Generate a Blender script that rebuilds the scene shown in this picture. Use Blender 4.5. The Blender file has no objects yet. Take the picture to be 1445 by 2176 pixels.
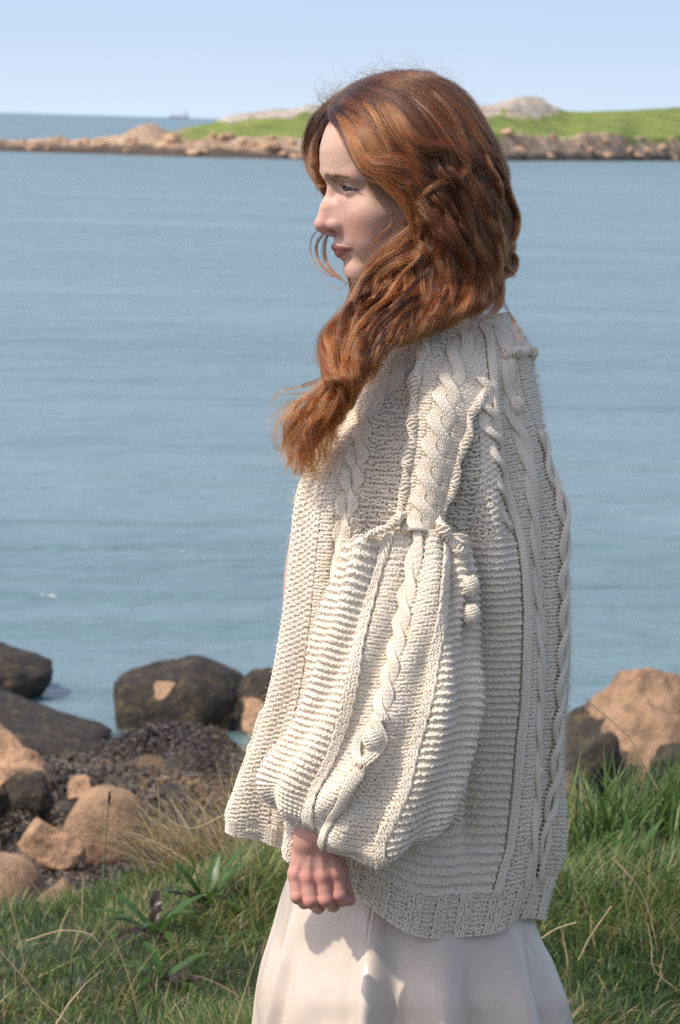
import bpy, bmesh, math, random
import numpy as np
from mathutils import Vector, Matrix
rng = np.random.default_rng(7)
random.seed(7)
SC = bpy.context.scene
COL = SC.collection
R = math.radians

# ------------------------------------------------------------------ camera
CAM_Z = 1.6
CAM_POS = np.array([0.0, -3.6, CAM_Z])
PITCH = math.atan((1088 - 258) / 6454.0)
ROLL = R(1.6)
cd = bpy.data.cameras.new('camera')
cam = bpy.data.objects.new('camera', cd)
COL.objects.link(cam)
CAM_R = Matrix.Rotation(R(90) - PITCH, 3, 'X') @ Matrix.Rotation(ROLL, 3, 'Z')
cam.matrix_world = Matrix.Translation(CAM_POS) @ CAM_R.to_4x4()
cd.sensor_fit = 'VERTICAL'
cd.sensor_height = 23.6
cd.sensor_width = 15.7
cd.lens = 70
cd.clip_start = 0.05
cd.clip_end = 30000
cd.dof.use_dof = True
cd.dof.focus_distance = 3.53
cd.dof.aperture_fstop = 11
SC.camera = cam
SC.render.resolution_x, SC.render.resolution_y = 680, 1024
CR = np.array(CAM_R)

def ray(px, py):
    v = np.stack([(np.asarray(px, float) - 722.5) / 6454, (1088 - np.asarray(py, float)) / 6454,
                  -np.ones(np.broadcast(px, py).shape)], -1)
    return v @ CR.T
def W(px, py, y):
    """point seen at photograph pixel px,py, on the upright plane at world Y"""
    px, py, y = np.broadcast_arrays(np.asarray(px, float), np.asarray(py, float), np.asarray(y, float))
    r = ray(px, py)
    t = (y - CAM_POS[1]) / r[..., 1]
    return CAM_POS + r * t[..., None]
def G(px, py, z):
    """point seen at pixel px,py on the level plane at height z"""
    r = ray(px, py)
    t = (z - CAM_Z) / r[..., 2]
    return CAM_POS + r * np.asarray(t)[..., None]

# ------------------------------------------------------------------ world, sun, exposure
SUN_DIR = Vector((-0.55, -0.20, 0.80)).normalized()
elev = math.asin(SUN_DIR.z)
azim = math.atan2(SUN_DIR.x, SUN_DIR.y)
wd = bpy.data.worlds.new('World')
SC.world = wd
wd.use_nodes = True
nt = wd.node_tree
sky = nt.nodes.new('ShaderNodeTexSky')
sky.sky_type = 'NISHITA'
sky.sun_disc = False
sky.sun_elevation = elev
sky.sun_rotation = azim
sky.altitude = 0
sky.air_density = 0.8
sky.dust_density = 3.0
sky.ozone_density = 3.0
bg = nt.nodes['Background']
bg.inputs['Strength'].default_value = 0.13
# sample the sky a little higher than looked at: clear maritime air without a yellow horizon
_tc = nt.nodes.new('ShaderNodeTexCoord')
_sep = nt.nodes.new('ShaderNodeSeparateXYZ'); nt.links.new(_tc.outputs['Generated'], _sep.inputs[0])
_ma = nt.nodes.new('ShaderNodeMath'); _ma.operation = 'MULTIPLY_ADD'
_ma.inputs[1].default_value = 1.0; _ma.inputs[2].default_value = 0.13
nt.links.new(_sep.outputs['Z'], _ma.inputs[0])
_mx = nt.nodes.new('ShaderNodeMath'); _mx.operation = 'MAXIMUM'; _mx.inputs[1].default_value = 0.02
nt.links.new(_ma.outputs[0], _mx.inputs[0])
_cmb = nt.nodes.new('ShaderNodeCombineXYZ')
nt.links.new(_sep.outputs['X'], _cmb.inputs['X']); nt.links.new(_sep.outputs['Y'], _cmb.inputs['Y']); nt.links.new(_mx.outputs[0], _cmb.inputs['Z'])
_nrm = nt.nodes.new('ShaderNodeVectorMath'); _nrm.operation = 'NORMALIZE'; nt.links.new(_cmb.outputs[0], _nrm.inputs[0])
nt.links.new(_nrm.outputs[0], sky.inputs[0])
_tint = nt.nodes.new('ShaderNodeMix'); _tint.data_type = 'RGBA'; _tint.blend_type = 'MULTIPLY'; _tint.inputs[0].default_value = 1
_tint.inputs[7].default_value = (1.0, 0.925, 0.955, 1); nt.links.new(sky.outputs[0], _tint.inputs[6])
# pale sea haze that thins out a few degrees above the horizon, all round
_hz = nt.nodes.new('ShaderNodeMath'); _hz.operation = 'ABSOLUTE'; nt.links.new(_sep.outputs['Z'], _hz.inputs[0])
_h2 = nt.nodes.new('ShaderNodeMath'); _h2.operation = 'MULTIPLY'; _h2.inputs[1].default_value = -32; nt.links.new(_hz.outputs[0], _h2.inputs[0])
_h3 = nt.nodes.new('ShaderNodeMath'); _h3.operation = 'EXPONENT'; nt.links.new(_h2.outputs[0], _h3.inputs[0])
_h4 = nt.nodes.new('ShaderNodeMath'); _h4.operation = 'MULTIPLY'; _h4.inputs[1].default_value = 0.85; nt.links.new(_h3.outputs[0], _h4.inputs[0])
# a thin bright veil over the whole sky: the light of this day is soft
_vl = nt.nodes.new('ShaderNodeMix'); _vl.data_type = 'RGBA'; _vl.inputs[0].default_value = 0.42
nt.links.new(_tint.outputs[2], _vl.inputs[6]); _vl.inputs[7].default_value = (2.25, 2.55, 2.95, 1)
_hm = nt.nodes.new('ShaderNodeMix'); _hm.data_type = 'RGBA'
nt.links.new(_h4.outputs[0], _hm.inputs[0]); nt.links.new(_vl.outputs[2], _hm.inputs[6]); _hm.inputs[7].default_value = (2.72, 3.28, 3.85, 1)
nt.links.new(_hm.outputs[2], bg.inputs[0])
sd = bpy.data.lights.new('sun', 'SUN')
sd.energy = 2.0
sd.angle = R(1.2)
sd.color = (1.0, 0.93, 0.82)
sun = bpy.data.objects.new('sun', sd)
COL.objects.link(sun)
sun.rotation_euler = SUN_DIR.to_track_quat('Z', 'Y').to_euler()
SC.view_settings.view_transform = 'Standard'
SC.view_settings.look = 'None'
SC.view_settings.gamma = 1
SC.view_settings.use_curve_mapping = False
SC.view_settings.exposure = 1.03
SC.render.engine = 'CYCLES'
SC.cycles.use_denoising = False
SC.cycles.sample_clamp_direct = 6
SC.cycles.sample_clamp_indirect = 4
SC.cycles.max_bounces = 8
SC.cycles.transparent_max_bounces = 12
SC.cycles_curves.shape = 'THICK'
SC.cycles_curves.subdivisions = 2

# ------------------------------------------------------------------ helpers
def tag(o, label=None, cat=None, group=None, kind=None):
    if label: o['label'] = label
    if cat: o['category'] = cat
    if group: o['group'] = group
    if kind: o['kind'] = kind
    return o
def empty(name, loc=(0, 0, 0)):
    o = bpy.data.objects.new(name, None)
    o.empty_display_size = 0.1
    o.location = loc
    COL.objects.link(o)
    return o
def link(o, parent=None):
    COL.objects.link(o)
    if parent is not None:
        o.parent = parent
        p = parent
        m = Matrix.Identity(4)
        while p is not None:
            m = Matrix.LocRotScale(p.location, p.rotation_euler, p.scale) @ m
            p = p.parent
        o.matrix_parent_inverse = Matrix.Identity(4)
        o.location = m.inverted() @ Vector(o.location)
    return o
def mesh_obj(name, V, F, mat=None, parent=None, smooth=True, loc=None):
    """V (n,3) in world space, F list or array of faces (all same size when array)"""
    V = np.asarray(V, float)
    if loc is None: loc = (0, 0, 0)
    V = V - np.array(loc)
    me = bpy.data.meshes.new(name)
    if isinstance(F, np.ndarray):
        k = F.shape[1]
        me.vertices.add(len(V)); me.vertices.foreach_set('co', V.astype(np.float32).ravel())
        me.loops.add(F.size); me.loops.foreach_set('vertex_index', F.astype(np.int32).ravel())
        me.polygons.add(len(F))
        me.polygons.foreach_set('loop_start', np.arange(0, F.size, k, dtype=np.int32))
        me.update(calc_edges=True); me.validate()
    else:
        me.from_pydata([tuple(v) for v in V], [], F)
    if smooth: me.polygons.foreach_set('use_smooth', np.ones(len(me.polygons), bool))
    if mat: me.materials.append(mat)
    o = bpy.data.objects.new(name, me)
    o.location = loc
    return link(o, parent)
def vattr(o, name, vals):
    a = o.data.attributes.new(name, 'FLOAT', 'POINT')
    a.data.foreach_set('value', np.asarray(vals, np.float32))
def grid_faces(n, m, wrap=False):
    i = np.arange(n - 1)[:, None]; j = np.arange(m if wrap else m - 1)[None, :]
    j2 = (j + 1) % m
    return np.stack([i * m + j, i * m + j2, (i + 1) * m + j2, (i + 1) * m + j], -1).reshape(-1, 4)
def tube(name, C, rad, mat, parent=None, k=6, loc=None, cap=True):
    C = np.asarray(C, float); T_ = np.gradient(C, axis=0); T_ /= np.linalg.norm(T_, axis=1)[:, None] + 1e-12
    ref = np.array([0.3, 1, 0.2]); N = np.cross(T_, ref); N /= np.linalg.norm(N, axis=1)[:, None]; B = np.cross(T_, N)
    a = np.linspace(0, 2 * np.pi, k, endpoint=False)
    V = C[:, None] + (np.cos(a)[None, :, None] * N[:, None] + np.sin(a)[None, :, None] * B[:, None]) * np.asarray(rad)[:, None, None]
    return mesh_obj(name, V.reshape(-1, 3), grid_faces(len(C), k, True), mat, parent, loc=loc if loc is not None else tuple(C[0]))
def curves_obj(name, P, rad, mat, parent=None, rnd=None):
    """P (n,k,3) strands, rad (n,k) or scalar"""
    n, k = P.shape[:2]
    c = bpy.data.hair_curves.new(name)
    c.add_curves([k] * n)
    c.position_data.foreach_set('vector', np.ascontiguousarray(P, np.float32).ravel())
    a = c.attributes.get('radius') or c.attributes.new('radius', 'FLOAT', 'POINT')
    a.data.foreach_set('value', np.ascontiguousarray(np.broadcast_to(rad, (n, k)), np.float32).ravel())
    if rnd is not None:
        b = c.attributes.new('tone', 'FLOAT', 'CURVE')
        b.data.foreach_set('value', np.asarray(rnd, np.float32))
    c.materials.append(mat)
    o = bpy.data.objects.new(name, c)
    return link(o, parent)

def _h(i, j, k, s):
    n = (i * 374761393 + j * 668265263 + k * 2147483647 + s * 974634777) & 0xffffffff
    n = ((n ^ (n >> 13)) * 1274126177) & 0xffffffff
    return ((n ^ (n >> 16)) & 0xffff) / 65535.0
def vnoise(P, s=0):
    P = np.asarray(P, float)
    I = np.floor(P).astype(np.int64); f = P - I; f = f * f * (3 - 2 * f)
    r = 0
    for a in (0, 1):
        wa = f[..., 0] if a else 1 - f[..., 0]
        for b in (0, 1):
            wb = f[..., 1] if b else 1 - f[..., 1]
            for c in (0, 1):
                wc = f[..., 2] if c else 1 - f[..., 2]
                r = r + wa * wb * wc * _h(I[..., 0] + a, I[..., 1] + b, I[..., 2] + c, s)
    return r * 2 - 1
def fbm(P, oct=4, s=0, gain=0.5):
    r = 0; a = 1.0; P = np.asarray(P, float)
    for o in range(oct):
        r = r + a * vnoise(P, s + o * 17)
        P = P * 2.03 + 11.3; a *= gain
    return r
def sstep(a, b, x):
    t = np.clip((np.asarray(x, float) - a) / (b - a), 0, 1)
    return t * t * (3 - 2 * t)
def interp(x, pts):
    pts = np.asarray(pts, float)
    return np.interp(x, pts[:, 0], pts[:, 1])
def smooth_interp(x, pts):
    """monotone-ish cubic through points"""
    pts = np.asarray(pts, float); X = pts[:, 0]; Y = pts[:, 1]
    d = np.diff(Y) / np.diff(X); m = np.zeros(len(X)); m[0] = d[0]; m[-1] = d[-1]
    m[1:-1] = (d[:-1] + d[1:]) / 2
    bad = np.zeros(len(X), bool); bad[1:-1] = d[:-1] * d[1:] <= 0
    m[bad] = 0
    x = np.clip(x, X[0], X[-1]); i = np.clip(np.searchsorted(X, x) - 1, 0, len(X) - 2)
    h = X[i + 1] - X[i]; t = (x - X[i]) / h
    return ((2*t**3 - 3*t**2 + 1) * Y[i] + (t**3 - 2*t**2 + t) * h * m[i] + (-2*t**3 + 3*t**2) * Y[i+1] + (t**3 - t**2) * h * m[i+1])
def catmull(P, n):
    """resample polyline P (k,d) as a centripetal-like Catmull-Rom with n points, even in chord length"""
    P = np.asarray(P, float)
    Q = np.vstack([2 * P[0] - P[1], P, 2 * P[-1] - P[-2]])
    L = np.concatenate([[0], np.cumsum(np.linalg.norm(np.diff(P, axis=0), axis=1) + 1e-9)])
    s = np.linspace(0, L[-1], n)
    i = np.clip(np.searchsorted(L, s, side='right') - 1, 0, len(P) - 2)
    t = ((s - L[i]) / (L[i + 1] - L[i]))[:, None]
    a, b, c, d = Q[i], Q[i + 1], Q[i + 2], Q[i + 3]
    return 0.5 * (2*b + (c - a)*t + (2*a - 5*b + 4*c - d)*t*t + (3*b - a - 3*c + d)*t**3)

# ------------------------------------------------------------------ material helpers
class NB:
    def __init__(s, name):
        s.m = bpy.data.materials.new(name); s.m.use_nodes = True
        s.t = s.m.node_tree; s.n = s.t.nodes; s.l = s.t.links
        s.p = s.n['Principled BSDF']; s.out = s.n['Material Output']
    def node(s, typ, **kw):
        n = s.n.new(typ)
        for k, v in kw.items():
            if k.startswith('i_'):
                key = k[2:]; key = int(key) if key.isdigit() else key.replace('_', ' ')
                if hasattr(v, 'bl_idname') or isinstance(v, bpy.types.NodeSocket): s.l.new(v, n.inputs[key])
                else: n.inputs[key].default_value = v
            else: setattr(n, k, v)
        return n
    def coord(s, which='Object', scale=(1, 1, 1)):
        c = s.node('ShaderNodeTexCoord')
        m = s.node('ShaderNodeMapping'); m.inputs['Scale'].default_value = scale
        s.l.new(c.outputs[which], m.inputs[0]); return m.outputs[0]
    def noise(s, scale, detail=4, rough=0.5, vec=None, dist=0.0):
        n = s.node('ShaderNodeTexNoise'); n.inputs['Scale'].default_value = scale
        n.inputs['Detail'].default_value = detail; n.inputs['Roughness'].default_value = rough
        n.inputs['Distortion'].default_value = dist
        if vec is not None: s.l.new(vec, n.inputs['Vector'])
        return n.outputs['Fac']
    def ramp(s, fac, stops, interp='LINEAR'):
        r = s.node('ShaderNodeValToRGB'); e = r.color_ramp.elements
        r.color_ramp.interpolation = interp
        while len(e) < len(stops): e.new(0.5)
        for el, (p, c) in zip(e, stops):
            el.position = p; el.color = (c[0], c[1], c[2], 1) if not isinstance(c, (int, float)) else (c, c, c, 1)
        s.l.new(fac, r.inputs[0]); return r.outputs[0]
    def mix(s, f, a, b, mode='MIX'):
        n = s.node('ShaderNodeMix', data_type='RGBA', blend_type=mode)
        for k, v in ((0, f), (6, a), (7, b)):
            if isinstance(v, bpy.types.NodeSocket): s.l.new(v, n.inputs[k])
            elif isinstance(v, (int, float)): n.inputs[k].default_value = v
            else: n.inputs[k].default_value = (v[0], v[1], v[2], 1)
        return n.outputs[2]
    def math(s, op, a, b=0.0, clamp=False):
        n = s.node('ShaderNodeMath', operation=op); n.use_clamp = clamp
        for k, v in ((0, a), (1, b)):
            if isinstance(v, bpy.types.NodeSocket): s.l.new(v, n.inputs[k])
            else: n.inputs[k].default_value = v
        return n.outputs[0]
    def attr(s, name):
        n = s.node('ShaderNodeAttribute'); n.attribute_name = name; return n.outputs['Fac']
    def bump(s, h, strength=0.5, dist=0.01, nrm=None):
        n = s.node('ShaderNodeBump'); n.inputs['Strength'].default_value = strength; n.inputs['Distance'].default_value = dist
        s.l.new(h, n.inputs['Height'])
        if nrm is not None: s.l.new(nrm, n.inputs['Normal'])
        return n.outputs[0]
    def set(s, **kw):
        for k, v in kw.items():
            k = k.replace('_', ' ')
            if isinstance(v, bpy.types.NodeSocket): s.l.new(v, s.p.inputs[k])
            elif isinstance(v, tuple) and len(v) == 3: s.p.inputs[k].default_value = (*v, 1) if s.p.inputs[k].type == 'RGBA' else v
            else: s.p.inputs[k].default_value = v
        return s.m
# ================================================================== SETTING
SEA = -1.9
# ---- water
def mat_water():
    b = NB('sea_water')
    v = b.coord('Object', (0.55, 1.3, 1))
    n1 = b.noise(0.8, 3, 0.5, v, 0.6)
    v2 = b.coord('Object', (0.8, 1.7, 1))
    n2 = b.noise(3.4, 4, 0.55, v2, 0.3)
    v3 = b.coord('Object', (0.35, 0.8, 1))
    n3 = b.noise(0.22, 2, 0.5, v3)
    h = b.math('ADD', b.math('MULTIPLY', n1, 1.0), b.math('MULTIPLY', n2, 0.17))
    h = b.math('MULTIPLY', h, b.math('ADD', 0.55, n3))
    bn = b.bump(h, 1.0, 0.46)
    vp = b.coord('Object', (0.05, 0.14, 1))
    patch = b.noise(1.0, 6, 0.65, vp, 0.8)
    col = b.ramp(patch, [(0.3, (0.088, 0.160, 0.168)), (0.7, (0.155, 0.235, 0.25))])
    sp_ = b.node('ShaderNodeSeparateXYZ'); b.l.new(b.coord('Object'), sp_.inputs[0])
    rg = b.node('ShaderNodeMapRange'); b.l.new(sp_.outputs['Y'], rg.inputs[0]); rg.inputs[1].default_value = 30; rg.inputs[2].default_value = 320; rg.inputs[3].default_value = 0.19; rg.inputs[4].default_value = 0.30
    return b.set(Base_Color=col, Roughness=rg.outputs[0], IOR=1.333, Normal=bn, Specular_IOR_Level=0.8)
M_water = mat_water()
S = 12000
xs = np.array([-S, -300, -40, 40, 300, S]); ys = np.array([-40, 4, 40, 200, 800, S])
V = np.array([[x, y, SEA] for y in ys for x in xs])
tag(mesh_obj('sea', V, grid_faces(6, 6), M_water, smooth=False), 'blue green rippled sea filling the middle of the view', kind='structure')

# ---- grass ground, bank and shore, one terrain sheet
def ground_z(x, y):
    x = np.asarray(x, float); y = np.asarray(y, float)
    bank = 0.10 * sstep(0.1, 0.9, x) * sstep(0.8, 2.6, y) - 0.12 * sstep(0.0, -0.75, x) * sstep(0.9, 2.4, y)
    n = 0.05 * fbm(np.stack([x * 1.6, y * 1.6, x * 0], -1), 3, 5)
    edge = 3.05 + 0.22 * fbm(np.stack([x * 0.8, x * 0, x * 0 + 3], -1), 3, 9) - 0.30 * sstep(-0.25, -0.75, x)
    top = bank + n * sstep(0.3, 1.2, y)
    shore = -1.28 - 0.090 * (y - 5) + 0.13 * fbm(np.stack([x * 1.1, y * 0.8, x * 0], -1), 4, 21)
    shore = np.where(y > 13.6, shore - 0.2 * (y - 13.6), shore)
    t = sstep(0, 1.9, y - edge)
    return top * (1 - t) + shore * t
def mat_ground():
    b = NB('shore_and_soil')
    v = b.coord()
    n = b.noise(7, 6, 0.6, v)
    soil = b.ramp(n, [(0.3, (0.030, 0.034, 0.012)), (0.6, (0.055, 0.06, 0.02)), (0.8, (0.13, 0.105, 0.055))])
    w = b.noise(3.2, 8, 0.68, v, 0.5)
    weed = b.ramp(w, [(0.32, (0.035, 0.025, 0.018)), (0.48, (0.085, 0.060, 0.040)), (0.58, (0.13, 0.09, 0.06)), (0.66, (0.26, 0.15, 0.055)), (0.75, (0.11, 0.08, 0.06))])
    col = b.mix(b.attr('shore'), soil, weed)
    bn = b.bump(b.noise(22, 8, 0.7, v), 1.0, 0.05)
    return b.set(Base_Color=col, Roughness=0.62, Normal=bn)
xs = np.concatenate([np.linspace(-60, -6, 28)[:-1], np.linspace(-6, 6, 241), np.linspace(6, 60, 28)[1:]])
ys = np.concatenate([np.linspace(-60, -1, 20)[:-1], np.linspace(-1, 18, 300), np.linspace(18, 40, 12)[1:]])
X, Y = np.meshgrid(xs, ys)
Z = ground_z(X, Y)
sm = sstep(3.6, 4.3, Y)
Z = Z + sm * (0.06 * fbm(np.stack([X * 4, Y * 4, Y * 0], -1), 5, 31, 0.65) + 0.05 * np.abs(fbm(np.stack([X * 2.4, Y * 2.0, Y * 0 + 3], -1), 3, 37)))
g = mesh_obj('ground', np.stack([X, Y, Z], -1).reshape(-1, 3), grid_faces(len(ys), len(xs)), mat_ground())
vattr(g, 'shore', sm.ravel())
tag(g, 'coastal ground, grassy on top and covered in brown seaweed along the shore', kind='structure')

# ---- rocks
def mat_rock(name, weed, tan=(0.42, 0.26, 0.15), tan2=(0.30, 0.18, 0.10), z0=0.0, seed=0.0):
    b = NB(name)
    v = b.coord('Object')
    n = b.noise(6 + seed, 7, 0.6, v, 0.4)
    base = b.ramp(n, [(0.3, tan2), (0.5, tan), (0.72, tuple(min(1, c * 1.2 + 0.02) for c in tan))])
    sp = b.noise(45, 3, 0.6, v)
    base = b.mix(b.ramp(sp, [(0.5, 0.0), (0.75, 0.5)]), base, (0.13, 0.085, 0.05))
    w = b.noise(14, 8, 0.7, v)
    wc = b.ramp(w, [(0.35, (0.014, 0.011, 0.009)), (0.54, (0.042, 0.032, 0.021)), (0.68, (0.13, 0.088, 0.035))])
    m = b.attr('weed')
    m = b.math('ADD', m, b.math('MULTIPLY', b.math('SUBTRACT', b.noise(9, 5, 0.7, v), 0.5), 0.9))
    f = b.ramp(m, [(0.44, 0.0), (0.54, 1.0)])
    col = b.mix(f, base, wc)
    bn = b.bump(b.noise(30, 8, 0.65, v), 0.9, 0.03)
    bn = b.bump(b.ramp(b.noise(4.5, 6, 0.6, v, 1.2), [(0.46, 1.0), (0.5, 0.0), (0.54, 1.0)]), 0.35, 0.03, bn)
    return b.set(Base_Color=col, Roughness=0.8, Normal=bn)
def ico(sub=5):
    bm = bmesh.new(); bmesh.ops.create_icosphere(bm, subdivisions=sub, radius=1)
    V = np.array([v.co[:] for v in bm.verts]); F = np.array([[v.index for v in f.verts] for f in bm.faces]); bm.free()
    return V, F
ICO5 = ico(5); ICO3 = ico(3)
def rock(x0, x1, top, base, dist, label, cat='rock', weed=None, mat=None, seed=1, rough=0.16, tilt=0, depth=0.8, flat=2.4, group=None, shape=None, cuts=9):
    """x0..x1, top..base give the outline it should fill, dist metres from the camera"""
    Yc = dist - 3.6
    A = W(x0, base, Yc); B = W(x1, base, Yc); T = W((x0 + x1) / 2, top, Yc)
    w = (B[0] - A[0]) / 2; h = 0.90 * (T[2] - (A[2] + B[2]) / 2)
    c = np.array([(A[0] + B[0]) / 2, Yc, (A[2] + B[2]) / 2])
    V, F = ICO5
    D = V.copy()
    p = flat
    n = (np.abs(D) ** p).sum(1) ** (-1 / p)
    D = D * n[:, None]
    if rough > 0.08:
        rc = np.random.default_rng(seed * 13)
        for _ in range(cuts):
            nn = rc.normal(0, 1, 3); nn /= np.linalg.norm(nn); lim = rc.uniform(0.62, 0.88)
            D = D - nn * np.maximum(0, D @ nn - lim)[:, None] * 0.9
        D = D * 1.08
    if shape is not None: D = shape(D)
    d = 1 + rough * fbm(V * 1.3 + seed * 7.7, 5, seed) + 0.25 * rough * (np.abs(fbm(V * 2.2 + seed * 3.1, 3, seed + 3)) * -1.5 + 0.4)
    D = D * d[:, None]
    D[:, 2] = np.where(D[:, 2] < 0, D[:, 2] * 0.45, D[:, 2])
    P = D * np.array([w, w * depth, h])
    if tilt: 
        ct, st = math.cos(R(tilt)), math.sin(R(tilt))
        P = np.stack([P[:, 0] * ct - P[:, 2] * st, P[:, 1], P[:, 0] * st + P[:, 2] * ct], -1)
    o = mesh_obj(cat if cat != 'rock' else 'rock', P + c, F, mat, loc=c)
    px = (P[:, 0] / w); pz = (P[:, 2] / h)
    vattr(o, 'weed', np.zeros(len(P)) if weed is None else weed(px, P[:, 1] / (w * depth), pz))
    return tag(o, label, cat, group)
M_rock = mat_rock('sandstone_with_seaweed', 1)
M_rock2 = mat_rock('pale_sandstone', 1, (0.50, 0.30, 0.17), (0.34, 0.20, 0.11), seed=1.3)
M_rock3 = mat_rock('brown_boulder_stone', 1, (0.36, 0.22, 0.125), (0.17, 0.105, 0.06), seed=2.1)
def weed_all(*bare):
    def f(x, y, z):
        m = np.full(len(x), 0.95)
        for (bx, bz, r) in bare:
            m -= 1.2 * np.exp(-(((x - bx + 0.12*vnoise(np.stack([x,y,z],-1)*5,3)) ** 2 + (z - bz+0.12*vnoise(np.stack([x,y,z],-1)*6,5)) ** 2) / (r * r))) * (y < 0.3)
        return m
    return f
def weed_low(zl, s=0.25): return lambda x, y, z: 0.5 - (z - zl) / s * 0.5
def peak(D):
    D = D.copy(); t = np.clip((D[:, 2] + 0.2) / 1.2, 0, 1)
    D[:, 0] = D[:, 0] * (1 - 0.58 * t) - 0.04 * t
    D[:, 1] *= (1 - 0.5 * t); return D
def slopeL(D):
    D = D.copy(); D[:, 2] = np.where(D[:, 2] > 0, D[:, 2] * (0.95 - 0.55 * sstep(-0.4, 1.0, D[:, 0])), D[:, 2]); return D
def sd_(px, base):   # distance at which a rock whose foot shows at base stands at sea level
    return 3.5 * 6454 / (base - (238 + 0.0279 * px)) 
rock(-420, 100, 1368, 1478, sd_(0, 1478), 'dark seaweed covered rock rising out of the water behind the others', weed=weed_all(), mat=M_rock, seed=3, flat=3)
rock(-520, 205, 1385, 1572, sd_(50, 1572), 'sloping seaweed covered rock with a pinkish bare patch beside the water', weed=weed_all((0.80, 0.62, 0.10), (0.70, 0.78, 0.06)), mat=M_rock, seed=4, cuts=3, shape=slopeL, flat=3.2, rough=0.13)
rock(205, 535, 1412, 1545, sd_(370, 1540), 'rounded dark boulder with bare pale spots standing in shallow water', weed=weed_all((-0.12, 0.85, 0.12), (0.90, 0.45, 0.14)), mat=M_rock, seed=11, flat=2.6, rough=0.13, cuts=3)
rock(478, 720, 1420, 1560, sd_(550, 1552), 'seaweed covered rock with orange bare face beside the cardigan', weed=weed_all((-0.45, 0.6, 0.2), (-0.45, 0.3, 0.17)), mat=M_rock2, seed=6)
rock(-110, 116, 1550, 1655, 14.6, 'long pale orange stone sloping down to the right above the kelp', mat=M_rock2, seed=7, tilt=-26, flat=2.6, rough=0.2, depth=0.5)
rock(10, 120, 1622, 1710, 14.0, 'small dark seaweed covered stone between tan stones', weed=weed_all(), mat=M_rock, seed=8)
rock(145, 205, 1645, 1690, 13.8, 'small tan stone behind the domed boulder', mat=M_rock2, seed=9)
rock(132, 324, 1658, 1800, 12.4, 'smooth domed tan boulder in front of the brown kelp', mat=M_rock3, seed=10, rough=0.05, flat=2.3)
rock(48, 170, 1748, 1822, 12.0, 'slanting orange stone with flat face beside the domed boulder', mat=M_rock2, seed=12, tilt=-30, flat=3.2, depth=0.5)
rock(-140, 106, 1800, 1945, 11.0, 'large smooth tan boulder at the edge of the grass', mat=M_rock3, seed=13, rough=0.06)
rock(88, 165, 1862, 1925, 10.8, 'small tan stone touching the large smooth boulder', mat=M_rock3, seed=14, rough=0.1)
rock(-80, 25, 1630, 1705, 13.4, 'low orange stone half hidden under brown seaweed', weed=weed_low(0.3), mat=M_rock2, seed=15)
rock(1160, 1570, 1432, 1640, 16.2, 'tall peaked brown rock with dark lower slope behind grass', weed=lambda x, y, z: 0.68 - (z - 0.25) * 0.9 - (x + 0.35) * 1.0, mat=M_rock3, seed=16, shape=peak, rough=0.22, depth=0.9)
rock(1215, 1340, 1560, 1660, 15.0, 'dark stone at the foot of the peaked rock', weed=weed_all(), mat=M_rock, seed=17)
rock(1370, 1510, 1580, 1690, 14.6, 'dark wet stone in front of the peaked rock', weed=weed_all(), mat=M_rock, seed=18)
rock(1640, 1900, 1480, 1640, 16.0, 'broad brown rock outside the right edge of the peaked rock', weed=weed_low(0.4), mat=M_rock3, seed=19)

# ---- seaweed heaps: tangled blades over shore
def mat_weed():
    b = NB('brown_seaweed')
    n = b.attr('tone')
    col = b.ramp(n, [(0.0, (0.03, 0.02, 0.014)), (0.5, (0.085, 0.058, 0.036)), (0.8, (0.17, 0.105, 0.045)), (1.0, (0.34, 0.20, 0.07))])
    return b.set(Base_Color=col, Roughness=0.32)
n = 110000
x = rng.uniform(-3.0, 3.0, n); y = rng.uniform(4.6, 14.6, n)
d = fbm(np.stack([x * 1.3, y * 1.0, x * 0], -1), 3, 77)
keep = (d > -0.7)
x, y, d = x[keep], y[keep], d[keep]; n = len(x)
z = ground_z(x, y)
keep = z > SEA - 0.02
x, y, z, d = x[keep], y[keep], z[keep], d[keep]; n = len(x)
a = rng.uniform(0, 2 * np.pi, n); L = rng.uniform(0.03, 0.09, n)
t = np.linspace(0, 1, 5)
P = np.zeros((n, 5, 3))
P[..., 0] = x[:, None] + np.cos(a)[:, None] * L[:, None] * t + rng.normal(0, 0.012, (n, 5))
P[..., 1] = y[:, None] + np.sin(a)[:, None] * L[:, None] * t + rng.normal(0, 0.012, (n, 5))
P[..., 2] = z[:, None] + 0.02 + 0.06 * np.clip(d, 0, 1)[:, None] + rng.uniform(0.0, 0.05, n)[:, None] * np.sin(t * 3.1) + rng.normal(0, 0.006, (n, 5))
tone = np.clip(0.35 + 0.55 * fbm(np.stack([x * 0.9, y * 0.6, x * 0], -1), 3, 99) + rng.normal(0, 0.15, n), 0, 1)
tag(curves_obj('seaweed', P, np.array([0.009, 0.011, 0.010, 0.008, 0.003]) * 0.5, mat_weed(), rnd=tone), 'tangled brown seaweed strewn over the shore rocks', kind='stuff')

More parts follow.
